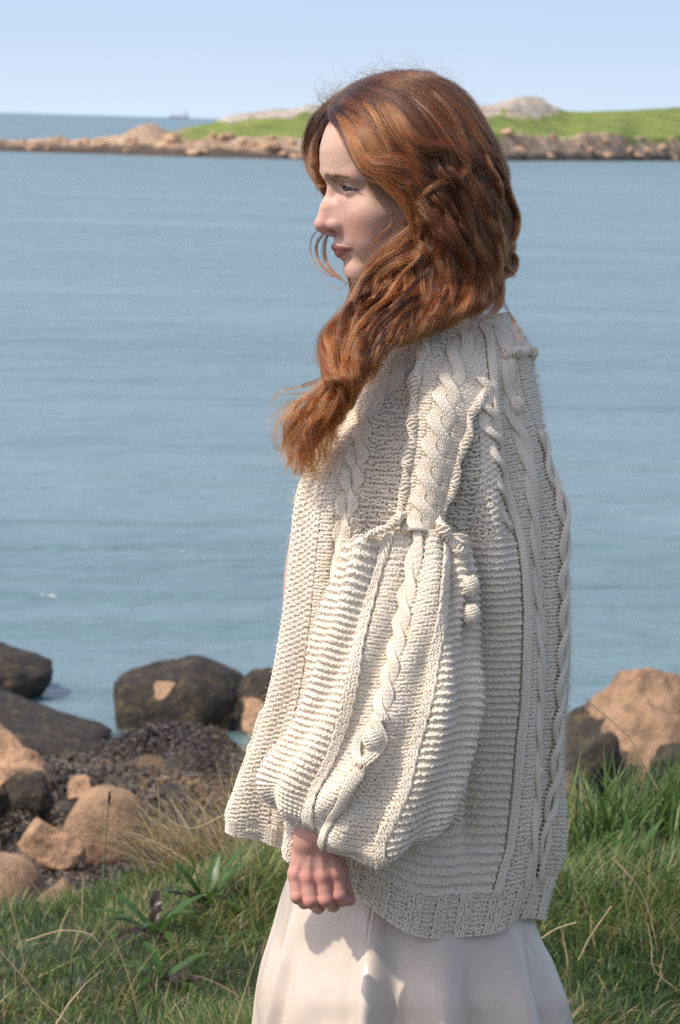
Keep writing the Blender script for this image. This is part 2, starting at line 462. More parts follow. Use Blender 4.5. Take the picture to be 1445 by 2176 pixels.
# ---- far island
def mat_island():
    b = NB('island_turf_and_rock')
    v = b.coord('Object')
    g1 = b.noise(0.22, 5, 0.6, v)
    grass = b.ramp(g1, [(0.22, (0.13, 0.12, 0.035)), (0.36, (0.12, 0.17, 0.025)), (0.55, (0.20, 0.25, 0.035)), (0.8, (0.28, 0.29, 0.08))])
    r1 = b.noise(0.55, 8, 0.65, v, 0.5)
    rockc = b.ramp(r1, [(0.3, (0.20, 0.125, 0.08)), (0.5, (0.42, 0.28, 0.18)), (0.68, (0.58, 0.45, 0.33)), (0.85, (0.50, 0.31, 0.15))])
    col = b.mix(b.attr('turf'), rockc, grass)
    col = b.mix(b.attr('wet'), col, (0.085, 0.06, 0.045))
    col = b.mix(b.attr('grey'), col, b.ramp(r1, [(0.35, (0.20, 0.16, 0.12)), (0.5, (0.46, 0.39, 0.31)), (0.65, (0.60, 0.52, 0.43))]))
    bn = b.bump(r1, 1.0, 0.9)
    return b.set(Base_Color=col, Roughness=0.9, Normal=bn)
PX = np.linspace(-900, 2400, 900); T = np.linspace(0, 1, 150) ** 1.3
px, t = np.meshgrid(PX, T)
wl = smooth_interp(px, [(-900, 300), (0, 322), (260, 329), (460, 335), (700, 340), (1100, 342), (1445, 342), (2400, 350)])
shore = G(px, wl, SEA)
dirv = shore[..., :2] - CAM_POS[:2]
D0 = np.linalg.norm(dirv, axis=-1); dirv = dirv / D0[..., None]
depth = smooth_interp(px, [(-900, 20), (0, 22), (280, 30), (460, 60), (900, 85), (2400, 120)])
dd = t * depth
XY = CAM_POS[:2] + dirv * (D0 + dd)[..., None]
NP = lambda f, s=0: fbm(np.stack([XY[..., 0] * f, XY[..., 1] * f, XY[..., 0] * 0], -1), 5, s)
def hz(px_, py_, dist):   # height that shows at py_ in column px_ when it stands dist away
    r = ray(px_, py_); return CAM_Z + r[..., 2] / np.hypot(r[..., 0], r[..., 1]) * dist
belt = smooth_interp(px, [(-900, 292), (-200, 297), (0, 302), (60, 300), (120, 292), (165, 289), (185, 297), (215, 293), (250, 288), (300, 280), (380, 288), (470, 291), (560, 294), (660, 296), (1050, 283), (1120, 288), (1200, 296), (1245, 282), (1310, 282), (1360, 296), (1445, 288), (2400, 288)])
hb = hz(px, belt, D0 + 6)
ridge = smooth_interp(px, [(-900, 300), (0, 306), (260, 296), (285, 276), (320, 268), (350, 280), (380, 278), (410, 270), (460, 264), (520, 258), (600, 250), (700, 246), (900, 243), (1050, 244), (1120, 242), (1190, 240), (1215, 239), (1260, 237), (1330, 234), (1400, 231), (1445, 228), (1800, 222), (2400, 240)])
hr = hz(px, ridge, D0 + depth * 0.62)
rise = np.clip(dd / 6.5, 0, 1) ** 0.8
h = SEA - 0.4 + (hb - SEA + 0.4) * rise
f2 = sstep(0.0, 1, (dd - 6) / (depth * 0.62 - 6))
h = h * (1 - f2) + hr * f2
h = h - sstep(0.70, 1.0, t) * (hr - SEA + 1.5)
turf = sstep(6, 9, dd + 3 * NP(0.12, 3)) * sstep(-0.9, -0.2, NP(0.1, 8) + (px > 380) * 1.2) * sstep(330, 420, px)
blocky = np.floor(NP(0.25, 12) * 4) / 4 * 0.5 + 0.5 * NP(0.6, 13)
h = h + (1 - turf) * 0.45 * blocky * sstep(0, 3, dd) + turf * 0.12 * NP(0.2, 4)
# rocky tops
def crag(p0, hw, py, tt, dz, pw=2.0):
    global h, turf, grey
    w = np.exp(-np.abs((px - p0) / hw) ** pw) * np.exp(-((t - tt) / dz) ** 2)
    target = hz(px, np.full_like(px, py), D0 + depth * tt)
    base = hz(px, ridge, D0 + depth * tt)
    h = h + w * np.maximum(0, target - base) * (1 + 0.10 * NP(0.35, 31) - 0.35 * np.abs(NP(0.22, 33)) + 0.12)
    m = sstep(0.30, 0.48, w + 0.12 * NP(0.3, 5)); turf = turf * (1 - m); grey = np.maximum(grey, m)
grey = np.zeros_like(h)
crag(500, 40, 246, 0.62, 0.16); crag(590, 70, 234, 0.62, 0.16, 3); crag(685, 50, 225, 0.62, 0.16, 3)
crag(1000, 70, 222, 0.5, 0.16, 3); crag(1118, 62, 203, 0.5, 0.15, 2.6)
wet = sstep(0.95, 0.45, h - SEA + 0.25 * NP(0.5, 17))
isl = mesh_obj('island', np.concatenate([XY, h[..., None]], -1).reshape(-1, 3), grid_faces(*px.shape), mat_island())
for nm, a in (('turf', turf), ('wet', wet), ('grey', grey)): vattr(isl, nm, a.ravel())
tag(isl, 'low rocky island with bright green turf across the bay', kind='structure')

# boulders strewn along the island shore (individual things)
Mb = NB('island_boulder_stone')
_v = Mb.coord('Object'); _n = Mb.noise(0.9, 6, 0.6, _v)
_oi = Mb.node('ShaderNodeObjectInfo')
_c = Mb.ramp(_n, [(0.3, (0.22, 0.13, 0.08)), (0.55, (0.46, 0.29, 0.17)), (0.75, (0.58, 0.44, 0.32))])
_c = Mb.mix(_oi.outputs['Random'], _c, (0.50, 0.40, 0.32), 'MIX') if False else _c
M_boul = Mb.set(Base_Color=_c, Roughness=0.9)
protos = []
for s in range(5):
    V, F = ICO3
    D = V * (1 + 0.35 * fbm(V * 1.4 + s * 9, 4, s))[:, None]
    me = bpy.data.meshes.new('island_boulder'); me.from_pydata([tuple(v) for v in D], [], F.tolist())
    me.polygons.foreach_set('use_smooth', np.ones(len(me.polygons), bool)); me.materials.append(M_boul); protos.append(me)
r2 = random.Random(5)
cx = [c_ for c_ in r2.sample(range(-160, 1600), 100) if not 672 < c_ < 1062]
for i, pxx in enumerate(sorted(cx)):
    wlx = float(smooth_interp(np.array([float(pxx)]), [(-900, 300), (0, 322), (260, 329), (460, 335), (700, 340), (1100, 342), (1445, 342), (2400, 350)])[0])
    g0 = G(pxx, wlx, SEA); dv = g0[:2] - CAM_POS[:2]; dl = np.linalg.norm(dv); dv /= dl
    off = r2.uniform(0.5, 7); q = CAM_POS[:2] + dv * (dl + off)
    j = int(np.argmin(abs(PX - pxx))); k = int(np.argmin(abs(dd[:, j] - off)))
    o = bpy.data.objects.new('shore_boulder', protos[i % 5])
    sz = r2.uniform(0.22, 0.62) * (1.0 if pxx > 250 else 0.6)
    o.location = (q[0], q[1], h[k, j] + sz * 0.1)
    o.scale = (sz * r2.uniform(1.0, 1.7), sz, sz * r2.uniform(0.6, 0.95)); o.rotation_euler = (0, 0, r2.uniform(0, 6.28))
    COL.objects.link(o)
    zone_ = 'on the bare rocky spit left of the island turf' if pxx < 330 else ('below the turf, left of the red hair' if pxx < 680 else ('below the turf, right of the red hair' if pxx < 1260 else 'at the right end of the far shore'))
    tag(o, ('large' if sz > 0.42 else 'small') + ' weathered tan boulder ' + zone_, 'boulder', 'boulders along the far island shore')

# ---- ship on the horizon
Ms = NB('ship_haze_tint').set(Base_Color=(0.56, 0.60, 0.68), Roughness=0.7)  # distance haze mixed into the ship's colour
Ms2 = NB('superstructure_haze_tint').set(Base_Color=(0.68, 0.68, 0.72), Roughness=0.7)  # paled by the same painted haze
dS = 10500.0
c0 = W(378, 246, dS); sx = 1.0
ship = tag(empty('cargo_ship', (c0[0], dS, SEA)), 'faint grey cargo ship on the horizon left of the island', 'ship')
def hullmesh():
    Ls = np.linspace(-38, 38, 16); V = []; 
    for L_ in Ls:
        w = 6.5 * (1 - abs(L_ / 39) ** 6) * (1 - 0.6 * sstep(-24, -38, L_)); rise = 2.5 * sstep(20, 38, -L_)
        for (yy, zz) in ((-w, 9 + rise), (-w * 0.8, 2), (0, -1), (w * 0.8, 2), (w, 9 + rise)): V.append((c0[0] + L_, dS + yy, SEA + zz))
    return np.array(V), grid_faces(16, 5, True)
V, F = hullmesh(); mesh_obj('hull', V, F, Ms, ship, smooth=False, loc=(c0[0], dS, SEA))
def boxm(cx_, cy_, cz_, w, d, hh):
    V = np.array([(sx_ * w / 2, sy_ * d / 2, sz_ * hh) for sz_ in (0, 1) for sy_ in (-1, 1) for sx_ in (-1, 1)]) + (cx_, cy_, cz_)
    return V, [(0, 2, 3, 1), (4, 5, 7, 6), (0, 1, 5, 4), (2, 6, 7, 3), (0, 4, 6, 2), (1, 3, 7, 5)]
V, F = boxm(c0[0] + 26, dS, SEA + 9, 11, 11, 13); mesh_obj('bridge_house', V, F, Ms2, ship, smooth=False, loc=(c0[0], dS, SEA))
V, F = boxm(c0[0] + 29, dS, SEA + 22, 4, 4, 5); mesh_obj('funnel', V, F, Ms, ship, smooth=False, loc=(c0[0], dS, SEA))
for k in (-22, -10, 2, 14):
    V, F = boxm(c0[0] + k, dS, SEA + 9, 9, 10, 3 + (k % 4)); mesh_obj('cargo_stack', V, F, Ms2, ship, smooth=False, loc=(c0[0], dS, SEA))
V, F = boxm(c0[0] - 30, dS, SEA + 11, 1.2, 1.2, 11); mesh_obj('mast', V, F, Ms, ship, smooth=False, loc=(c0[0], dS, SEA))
# ================================================================== GRASS AND PLANTS
def blade_mesh(name, x, y, z, L, w, az, lean, tone, mat, curl=1.0, seg=4, twist=None):
    n = len(x); t = np.linspace(0, 1, seg + 1)
    ang = lean[:, None] + curl * (t ** 1.2) * rng.uniform(0.2, 1.5, n)[:, None]
    ds = L[:, None] / seg
    up = np.concatenate([np.zeros((n, 1)), np.cumsum(np.cos(ang[:, 1:]) * ds, 1)], 1)
    ou = np.concatenate([np.zeros((n, 1)), np.cumsum(np.sin(ang[:, 1:]) * ds, 1)], 1)
    cx = x[:, None] + np.cos(az)[:, None] * ou; cy = y[:, None] + np.sin(az)[:, None] * ou; cz = z[:, None] + up
    C = np.stack([cx, cy, cz], -1)
    f = az + np.pi / 2 + rng.normal(0, 0.5, n)
    side = np.stack([np.cos(f), np.sin(f), rng.normal(0, 0.2, n)], -1)[:, None, :]
    wd_ = (w[:, None] * (1 - t ** 2.2) * (0.55 + 0.45 * np.minimum(1, t * 5)))[..., None] * 0.5
    Lf = C - side * wd_; Rt = C + side * wd_
    V = np.stack([Lf, Rt], 2).reshape(n, -1, 3)
    k = 2 * (seg + 1)
    f0 = np.array([[2 * s, 2 * s + 1, 2 * s + 3, 2 * s + 2] for s in range(seg)])
    F = (f0[None] + (np.arange(n) * k)[:, None, None]).reshape(-1, 4)
    o = mesh_obj(name, V.reshape(-1, 3), F, mat)
    vattr(o, 'tone', np.repeat(tone, k)); vattr(o, 'along', np.tile(np.repeat(t, 2), n))
    return o
def mat_grass():
    b = NB('grass_blades')
    g = b.ramp(b.attr('tone'), [(0.0, (0.028, 0.064, 0.018)), (0.3, (0.058, 0.118, 0.026)), (0.55, (0.13, 0.205, 0.04)), (0.72, (0.30, 0.30, 0.10)), (0.88, (0.36, 0.27, 0.13)), (1.0, (0.48, 0.36, 0.20))])
    m = b.set(Base_Color=g, Roughness=0.5)
    tr = b.node('ShaderNodeBsdfTranslucent'); b.l.new(g, tr.inputs[0])
    mx = b.node('ShaderNodeMixShader'); mx.inputs[0].default_value = 0.35
    b.l.new(b.p.outputs[0], mx.inputs[1]); b.l.new(tr.outputs[0], mx.inputs[2]); b.l.new(mx.outputs[0], b.out.inputs[0])
    return m
M_grass = mat_grass()
n = 250000
x = rng.uniform(-1.7, 1.7, n); y = rng.uniform(0.9, 3.75, n)
far = rng.random(n) < 0.12
x[far] = rng.uniform(-5, 5, far.sum()); y[far] = rng.uniform(-1.2, 3.7, far.sum())
z = ground_z(x, y)
ok = (z > -0.32) & ~((np.abs(x - 0.08) < 0.32) & (np.abs(y) < 0.3))
x, y, z = x[ok], y[ok], z[ok]; n = len(x)
pn = fbm(np.stack([x * 2.2, y * 2.2, x * 0], -1), 4, 41)
pn2 = fbm(np.stack([x * 5, y * 5, x * 0 + 4], -1), 3, 43)
rightside = sstep(0.2, 0.7, x)
L = (0.035 + 0.07 * np.clip(pn + 0.2, 0, 1.4) ** 1.4 + 0.03 * np.clip(pn2, 0, 1) + 0.03 * rightside) * rng.uniform(0.6, 1.5, n)
windy = fbm(np.stack([x * 1.5, y * 1.5, x * 0 + 9], -1), 3, 44)
az = rng.uniform(0, 2 * np.pi, n); az = np.where(rng.random(n) < 0.5, windy * 3 + 0.5, az)
lean = np.abs(rng.normal(0.55, 0.45, n))
tone = np.clip(0.36 + 0.16 * pn + 0.12 * pn2 + rng.normal(0, 0.17, n), 0, 0.72)
dry = rng.random(n) < 0.07 + 0.26 * np.clip(pn2 - 0.1, 0, 1)
tone[dry] = rng.uniform(0.76, 1.0, dry.sum())
w = rng.uniform(0.0013, 0.0034, n)
tag(blade_mesh('grass', x, y, z - 0.01, L, w, az, lean, tone, M_grass, curl=1.0), 'uneven green coastal grass with dry blades', kind='stuff')

def tuft(name, cx, cy, n, Lr, lean_mu, az_mu, az_sd, tones, spread, label, cat, wr=(0.002, 0.004), curl=0.7, group=None):
    x = cx + rng.normal(0, spread, n); y = cy + rng.normal(0, spread, n); z = ground_z(x, y)
    o = blade_mesh(name, x, y, z, rng.uniform(*Lr, n), rng.uniform(*wr, n), rng.normal(az_mu, az_sd, n),
                   np.abs(rng.normal(lean_mu, 0.22, n)), rng.uniform(*tones, n), M_grass, curl=curl, seg=6)
    return tag(o, label, cat, group)
# dry tufts at the edge
tuft('dry_grass_tuft', -0.30, 2.95, 260, (0.10, 0.26), 0.65, 2.9, 0.5, (0.8, 1.0), 0.06, 'dry straw coloured grass tuft at the bank edge beside the cardigan hem', 'grass tuft')
tuft('dry_grass_tuft', -0.16, 3.00, 200, (0.10, 0.24), 0.45, 2.4, 0.8, (0.72, 0.95), 0.06, 'yellow green grass tuft just behind the cardigan front edge', 'grass tuft')
tuft('dry_grass_tuft', 0.62, 3.0, 300, (0.10, 0.25), 0.8, 2.9, 0.6, (0.84, 1.0), 0.07, 'pale dry grass tuft leaning left in front of the peaked rock', 'grass tuft')
tuft('tall_grass_tuft', 0.66, 2.8, 500, (0.14, 0.26), 0.35, 0.5, 1.4, (0.2, 0.62), 0.09, 'tall bright green grass tuft behind the back of the cardigan', 'grass tuft', (0.004, 0.009))
tuft('tall_grass_tuft', 0.80, 2.75, 450, (0.14, 0.27), 0.3, 0.8, 1.4, (0.25, 0.62), 0.08, 'tall broad bladed grass tuft right of the pale dry tuft', 'grass tuft', (0.004, 0.009))
tuft('tall_grass_tuft', 0.95, 2.75, 450, (0.14, 0.27), 0.3, 0.8, 1.4, (0.25, 0.62), 0.08, 'tall green grass tuft at the right edge below the peaked rock', 'grass tuft', (0.004, 0.009))

def mat_leaf(name, c1, c2):
    b = NB(name); v = b.coord(); n = b.noise(30, 3, 0.5, v)
    g = b.ramp(n, [(0.3, c1), (0.7, c2)])
    b.set(Base_Color=g, Roughness=0.38)
    tr = b.node('ShaderNodeBsdfTranslucent'); b.l.new(g, tr.inputs[0])
    mx = b.node('ShaderNodeMixShader'); mx.inputs[0].default_value = 0.35
    b.l.new(b.p.outputs[0], mx.inputs[1]); b.l.new(tr.outputs[0], mx.inputs[2]); b.l.new(mx.outputs[0], b.out.inputs[0])
    return b.m
M_plant = mat_leaf('plantain_leaf', (0.045, 0.105, 0.02), (0.08, 0.165, 0.03))
M_dead = mat_leaf('withered_leaf', (0.03, 0.018, 0.014), (0.07, 0.04, 0.028))
def leaf(base, L, w, az, lean, curl, mat, parent, name='leaf', wave=0.0):
    seg = 12; t = np.linspace(0, 1, seg + 1); ang = lean + curl * t
    up = np.concatenate([[0], np.cumsum(np.cos(ang[1:])) * L / seg]); ou = np.concatenate([[0], np.cumsum(np.sin(ang[1:])) * L / seg])
    C = np.array(base) + np.stack([np.cos(az) * ou, np.sin(az) * ou, up], -1)
    side = np.array([-math.sin(az), math.cos(az), 0.0]); nrm = np.stack([-np.cos(az) * np.cos(ang), -np.sin(az) * np.cos(ang), np.sin(ang)], -1)
    prof = w * np.sin(np.pi * np.clip(t * 0.93 + 0.07, 0, 1) ** 1.25) ** 0.8 * 0.5
    rows = []
    for s in (-1, -0.5, 0, 0.5, 1):
        rows.append(C + side * (prof * s)[:, None] + nrm * (0.22 * prof * abs(s) + wave * prof * np.sin(t * 17 + s * 3) * abs(s))[:, None])
    V = np.stack(rows, 1).reshape(-1, 3)
    return mesh_obj(name, V, grid_faces(seg + 1, 5), mat, parent, loc=tuple(base))
def plantain(cx, cy, leaves, label):
    leaves = [(a_, l_ * 1.0, w_ * 1.2, le_, cu_, d_) for (a_, l_, w_, le_, cu_, d_) in leaves] + [(a_ + 0.55, l_ * 0.8, w_ * 1.0, le_ + 0.25, cu_ + 0.2, 0) for (a_, l_, w_, le_, cu_, d_) in leaves[:4]]
    z = float(ground_z(np.array([cx]), np.array([cy]))[0])
    e = tag(empty('plantain_plant', (cx, cy, z)), label, 'plant', 'plantain plants in the grass')
    for (az, L, w, lean, curl, dead) in leaves:
        leaf((cx + 0.01 * math.cos(az), cy + 0.01 * math.sin(az), z + 0.01), L, w, az, lean, curl, M_dead if dead else M_plant, e, 'withered_leaf' if dead else 'leaf', 0.5 if dead else 0.06)
q = lambda px, py, y: W(px, py, y)
pc = W(440, 1880, 2.55)
plantain(pc[0], 2.55, [(3.4, 0.15, 0.020, 0.15, 0.3, 0), (2.6, 0.12, 0.018, 0.5, 0.5, 0), (0.2, 0.15, 0.022, 0.25, 0.5, 0), (5.0, 0.12, 0.022, 0.7, 0.8, 0), (3.9, 0.13, 0.02, 0.8, 0.7, 0), (1.3, 0.12, 0.02, 0.3, 0.6, 0), (4.3, 0.10, 0.02, 0.6, 1.0, 1), (3.0, 0.12, 0.02, 0.9, 1.0, 1)], 'rosette of broad upright green leaves left of the hand')
pc = W(330, 1890, 2.35)
plantain(pc[0], 2.35, [(3.3, 0.14, 0.022, 0.8, 0.7, 0), (2.7, 0.12, 0.02, 0.5, 0.8, 0), (0.5, 0.13, 0.022, 0.6, 0.7, 0), (4.6, 0.12, 0.022, 0.7, 0.9, 0), (5.6, 0.12, 0.024, 0.5, 0.9, 0), (4.0, 0.12, 0.02, 0.9, 1.3, 1), (5.2, 0.09, 0.02, 0.8, 1.6, 1), (1.6, 0.10, 0.02, 0.3, 0.8, 1)], 'low leafy plant with withered brown leaves below the domed boulder')
pc = W(350, 2010, 1.95)
plantain(pc[0], 1.95, [(3.6, 0.10, 0.018, 0.7, 0.9, 0), (2.2, 0.09, 0.018, 0.4, 0.8, 0), (0.4, 0.10, 0.018, 0.6, 0.9, 0), (5.0, 0.10, 0.02, 0.8, 1.0, 1), (5.8, 0.09, 0.018, 0.9, 1.4, 1), (4.2, 0.10, 0.018, 0.6, 1.0, 0)], 'small plant with curled dark leaves in the grass left of the skirt')
pc = W(1010 + 330, 1800, 2.5)
plantain(pc[0], 2.5, [(3.3, 0.12, 0.016, 0.5, 0.6, 0), (0.4, 0.13, 0.018, 0.3, 0.5, 0), (4.8, 0.12, 0.018, 0.5, 0.7, 0), (1.7, 0.12, 0.016, 0.2, 0.4, 0)], 'green leafy plant among the tall grass on the right')

def stalk(pts, y, r, mat, parent, name='stem'):
    P = np.array([W(a, b_, yy) for (a, b_, yy) in pts]); C = catmull(P, 14)
    return tube(name, C, np.full(14, r), mat, parent)
M_stem = NB('green_stem').set(Base_Color=(0.10, 0.13, 0.04), Roughness=0.6)
M_head = NB('brown_seed_head').set(Base_Color=(0.045, 0.028, 0.018), Roughness=0.8)
M_straw = NB('straw_stem').set(Base_Color=(0.42, 0.32, 0.18), Roughness=0.6)
def head_mesh(P0, P1, r, mat, parent, name='seed_head'):
    t = np.linspace(0, 1, 26); C = np.array(P0)[None] * (1 - t)[:, None] + np.array(P1)[None] * t[:, None]
    rad = r * np.sin(np.pi * np.clip(t * 0.96 + 0.02, 0, 1)) ** 0.5 * (1 + 0.22 * np.sin(t * 60))
    return tube(name, C, rad, mat, parent, k=8)
y0 = 2.3
b0 = W(222, 1905, y0); e = tag(empty('flower_stalk', tuple(b0)), 'single thin upright stalk with a dark seed head in front of the domed boulder', 'flower stalk')
stalk([(218, 1930, y0), (221, 1850, y0), (227, 1760, y0), (231, 1705, y0)], y0, 0.0011, M_stem, e)
head_mesh(W(231, 1712, y0), W(233, 1680, y0), 0.0030, M_head, e)
y0 = 1.9
b0 = W(1400, 2010, y0); e = tag(empty('grass_stalk', tuple(b0)), 'pale seeding grass stalk leaning left over the grass on the right', 'grass stalk')
stalk([(1402, 2040, y0), (1385, 1960, y0), (1365, 1900, y0), (1340, 1862, y0)], y0, 0.0011, M_straw, e)
head_mesh(W(1350, 1876, y0), W(1307, 1828, y0), 0.0026, M_straw, e)
y0 = 2.7
b0 = W(1370, 1640, y0); e = tag(empty('dry_straw_plant', tuple(b0)), 'long dry stem arching left across the peaked rock', 'dry straw')
stalk([(1400, 1680, y0), (1360, 1610, y0), (1330, 1560, y0), (1245, 1485, y0)], y0, 0.0018, M_straw, e)
for (pts, lab) in (([(1440, 2105, 1.6), (1390, 2060, 1.6), (1385, 2010, 1.6), (1376, 1960, 1.6)], 'bent pale straw low in the grass on the right'),
                   ([(1230, 2040, 1.7), (1255, 1990, 1.7), (1300, 1925, 1.7)], 'thin dry straw beside the skirt on the right'),
                   ([(1150, 1995, 1.5), (1180, 1975, 1.5), (1225, 1960, 1.5)], 'short dry straw lying beside the cardigan hem'),
                   ([(110, 2155, 1.7), (60, 2090, 1.7), (0, 2020, 1.7)], 'long thin straw slanting across the lower left grass'),
                   ([(10, 2176, 1.7), (8, 2130, 1.7), (12, 2080, 1.7)], 'upright straw at the lower left corner'),
                   ([(215, 2010, 1.8), (190, 1985, 1.8), (130, 1978, 1.8), (55, 2000, 1.8)], 'arched green stalk bending left in the grass'),
                   ([(560, 1640, 2.9), (490, 1700, 2.9), (460, 1620, 2.9)], 'upright dry stem at the bank edge beside the cardigan'),
                   ([(480, 1730, 2.6), (400, 1760, 2.6), (310, 1705, 2.6)], 'reddish dry stem leaning left over the kelp')):
    b0 = W(*pts[0]); e = tag(empty('dry_straw_plant', tuple(b0)), lab, 'dry straw')
    stalk(pts, 0, 0.0013, M_straw, e)
# loose dry straws standing in the grass, as one uncountable mass
n = 500
x = rng.uniform(-1.5, 1.5, n); y = rng.uniform(1.2, 3.2, n)
tag(blade_mesh('dry_straws', x, y, ground_z(x, y), rng.uniform(0.08, 0.2, n), rng.uniform(0.0015, 0.003, n), rng.uniform(0, 6.28, n), np.abs(rng.normal(0.6, 0.4, n)), rng.uniform(0.82, 1, n), M_grass, curl=0.5), 'loose dry straws among the green grass', kind='stuff')
# ================================================================== PERSON
person = tag(empty('person', (0, 0, 0)), 'red haired woman in an oversized cream cable knit cardigan and pale satin skirt looking left', 'person')

def surface_nets(f, o, s):
    """f (nx,ny,nz) sdf samples (negative inside), o origin, s cell size -> V, F"""
    nx, ny, nz = f.shape; ins = f < 0
    c = np.zeros((nx-1, ny-1, nz-1), int)
    for dx in (0, 1):
        for dy in (0, 1):
            for dz in (0, 1): c += ins[dx:nx-1+dx, dy:ny-1+dy, dz:nz-1+dz]
    act = (c > 0) & (c < 8)
    idx = -np.ones(act.shape, int); I = np.argwhere(act); idx[act] = np.arange(len(I))
    acc = np.zeros((len(I), 3)); cnt = np.zeros(len(I))
    corners = [(a, b, d) for a in (0, 1) for b in (0, 1) for d in (0, 1)]
    for a in corners:
        for ax in range(3):
            if a[ax]: continue
            b = list(a); b[ax] = 1
            fa = f[I[:, 0]+a[0], I[:, 1]+a[1], I[:, 2]+a[2]]; fb = f[I[:, 0]+b[0], I[:, 1]+b[1], I[:, 2]+b[2]]
            m = (fa < 0) != (fb < 0)
            t = np.where(m, fa / np.where(m, fa - fb, 1), 0)
            p = np.array(a, float)[None].repeat(len(I), 0); p[:, ax] += t
            acc[m] += p[m]; cnt[m] += 1
    V = (I + acc / cnt[:, None]) * s + o
    F = []
    for ax in range(3):
        u, v = [(1, 2), (2, 0), (0, 1)][ax]
        sl0 = [slice(None)] * 3; sl1 = [slice(None)] * 3
        sl0[ax] = slice(0, -1); sl1[ax] = slice(1, None)
        A = ins[tuple(sl0)]; B = ins[tuple(sl1)]
        E = np.argwhere(A != B)
        E = E[(E[:, u] > 0) & (E[:, v] > 0) & (E[:, u] < f.shape[u]-1) & (E[:, v] < f.shape[v]-1)]
        e0 = E.copy(); q = []
        for (du, dv) in ((-1, -1), (0, -1), (0, 0), (-1, 0)):
            g = E.copy(); g[:, u] += du; g[:, v] += dv; q.append(idx[g[:, 0], g[:, 1], g[:, 2]])
        q = np.stack(q, 1)
        fl = ~A[E[:, 0], E[:, 1], E[:, 2]]
        q[fl] = q[fl][:, ::-1]
        F.append(q)
    return V, np.concatenate(F)
def smin(a, b, k):
    h = np.clip(0.5 + 0.5 * (b - a) / k, 0, 1); return b * (1 - h) + a * h - k * h * (1 - h)
def smax(a, b, k): return -smin(-a, -b, k)
def s_ell(P, c, r, rot=None):
    d = P - np.array(c)
    if rot is not None: d = d @ rot
    r = np.array(r); k0 = np.linalg.norm(d / r, axis=-1); k1 = np.linalg.norm(d / (r * r), axis=-1)
    return k0 * (k0 - 1) / np.maximum(k1, 1e-6)
def s_cap(P, a, b, ra, rb=None):
    a = np.array(a, float); b = np.array(b, float); rb = ra if rb is None else rb
    ab = b - a; t = np.clip(((P - a) @ ab) / (ab @ ab), 0, 1)
    return np.linalg.norm(P - a - t[..., None] * ab, axis=-1) - (ra + (rb - ra) * t)

# ---- head: local axes in centimetres, a forward, b to her left (towards the camera), c up, turned 13 degrees to the camera
YAW = R(13); PPC = 17.93
HX, HC = 850, 400
H0 = W(HX, HC, 0.0)
FWD = np.array([-math.cos(YAW), -math.sin(YAW), 0]); LFT = np.array([math.sin(YAW), -math.cos(YAW), 0])
# the camera looks down by PITCH and is rolled: keep the head's own up axis as in the picture plane
UPV = ray(HX, HC - 100) - ray(HX, HC); UPV /= np.linalg.norm(UPV); UPV = UPV - UPV[1] * np.array([0, 1, 0]); UPV /= np.linalg.norm(UPV)
_rt = np.array([UPV[2], 0, -UPV[0]])
FWD = -math.cos(YAW) * _rt + np.array([0, -math.sin(YAW), 0]); LFT = math.sin(YAW) * _rt + np.array([0, -math.cos(YAW), 0])
HM = np.stack([FWD, LFT, UPV], 0) * 0.01
def head_world(Q): return H0 + np.asarray(Q, float) @ HM
def mid(px, py):   # photo pixel of a midline point -> (a, c)
    return ((HX - px) / PPC / math.cos(YAW), (HC - py) / PPC)

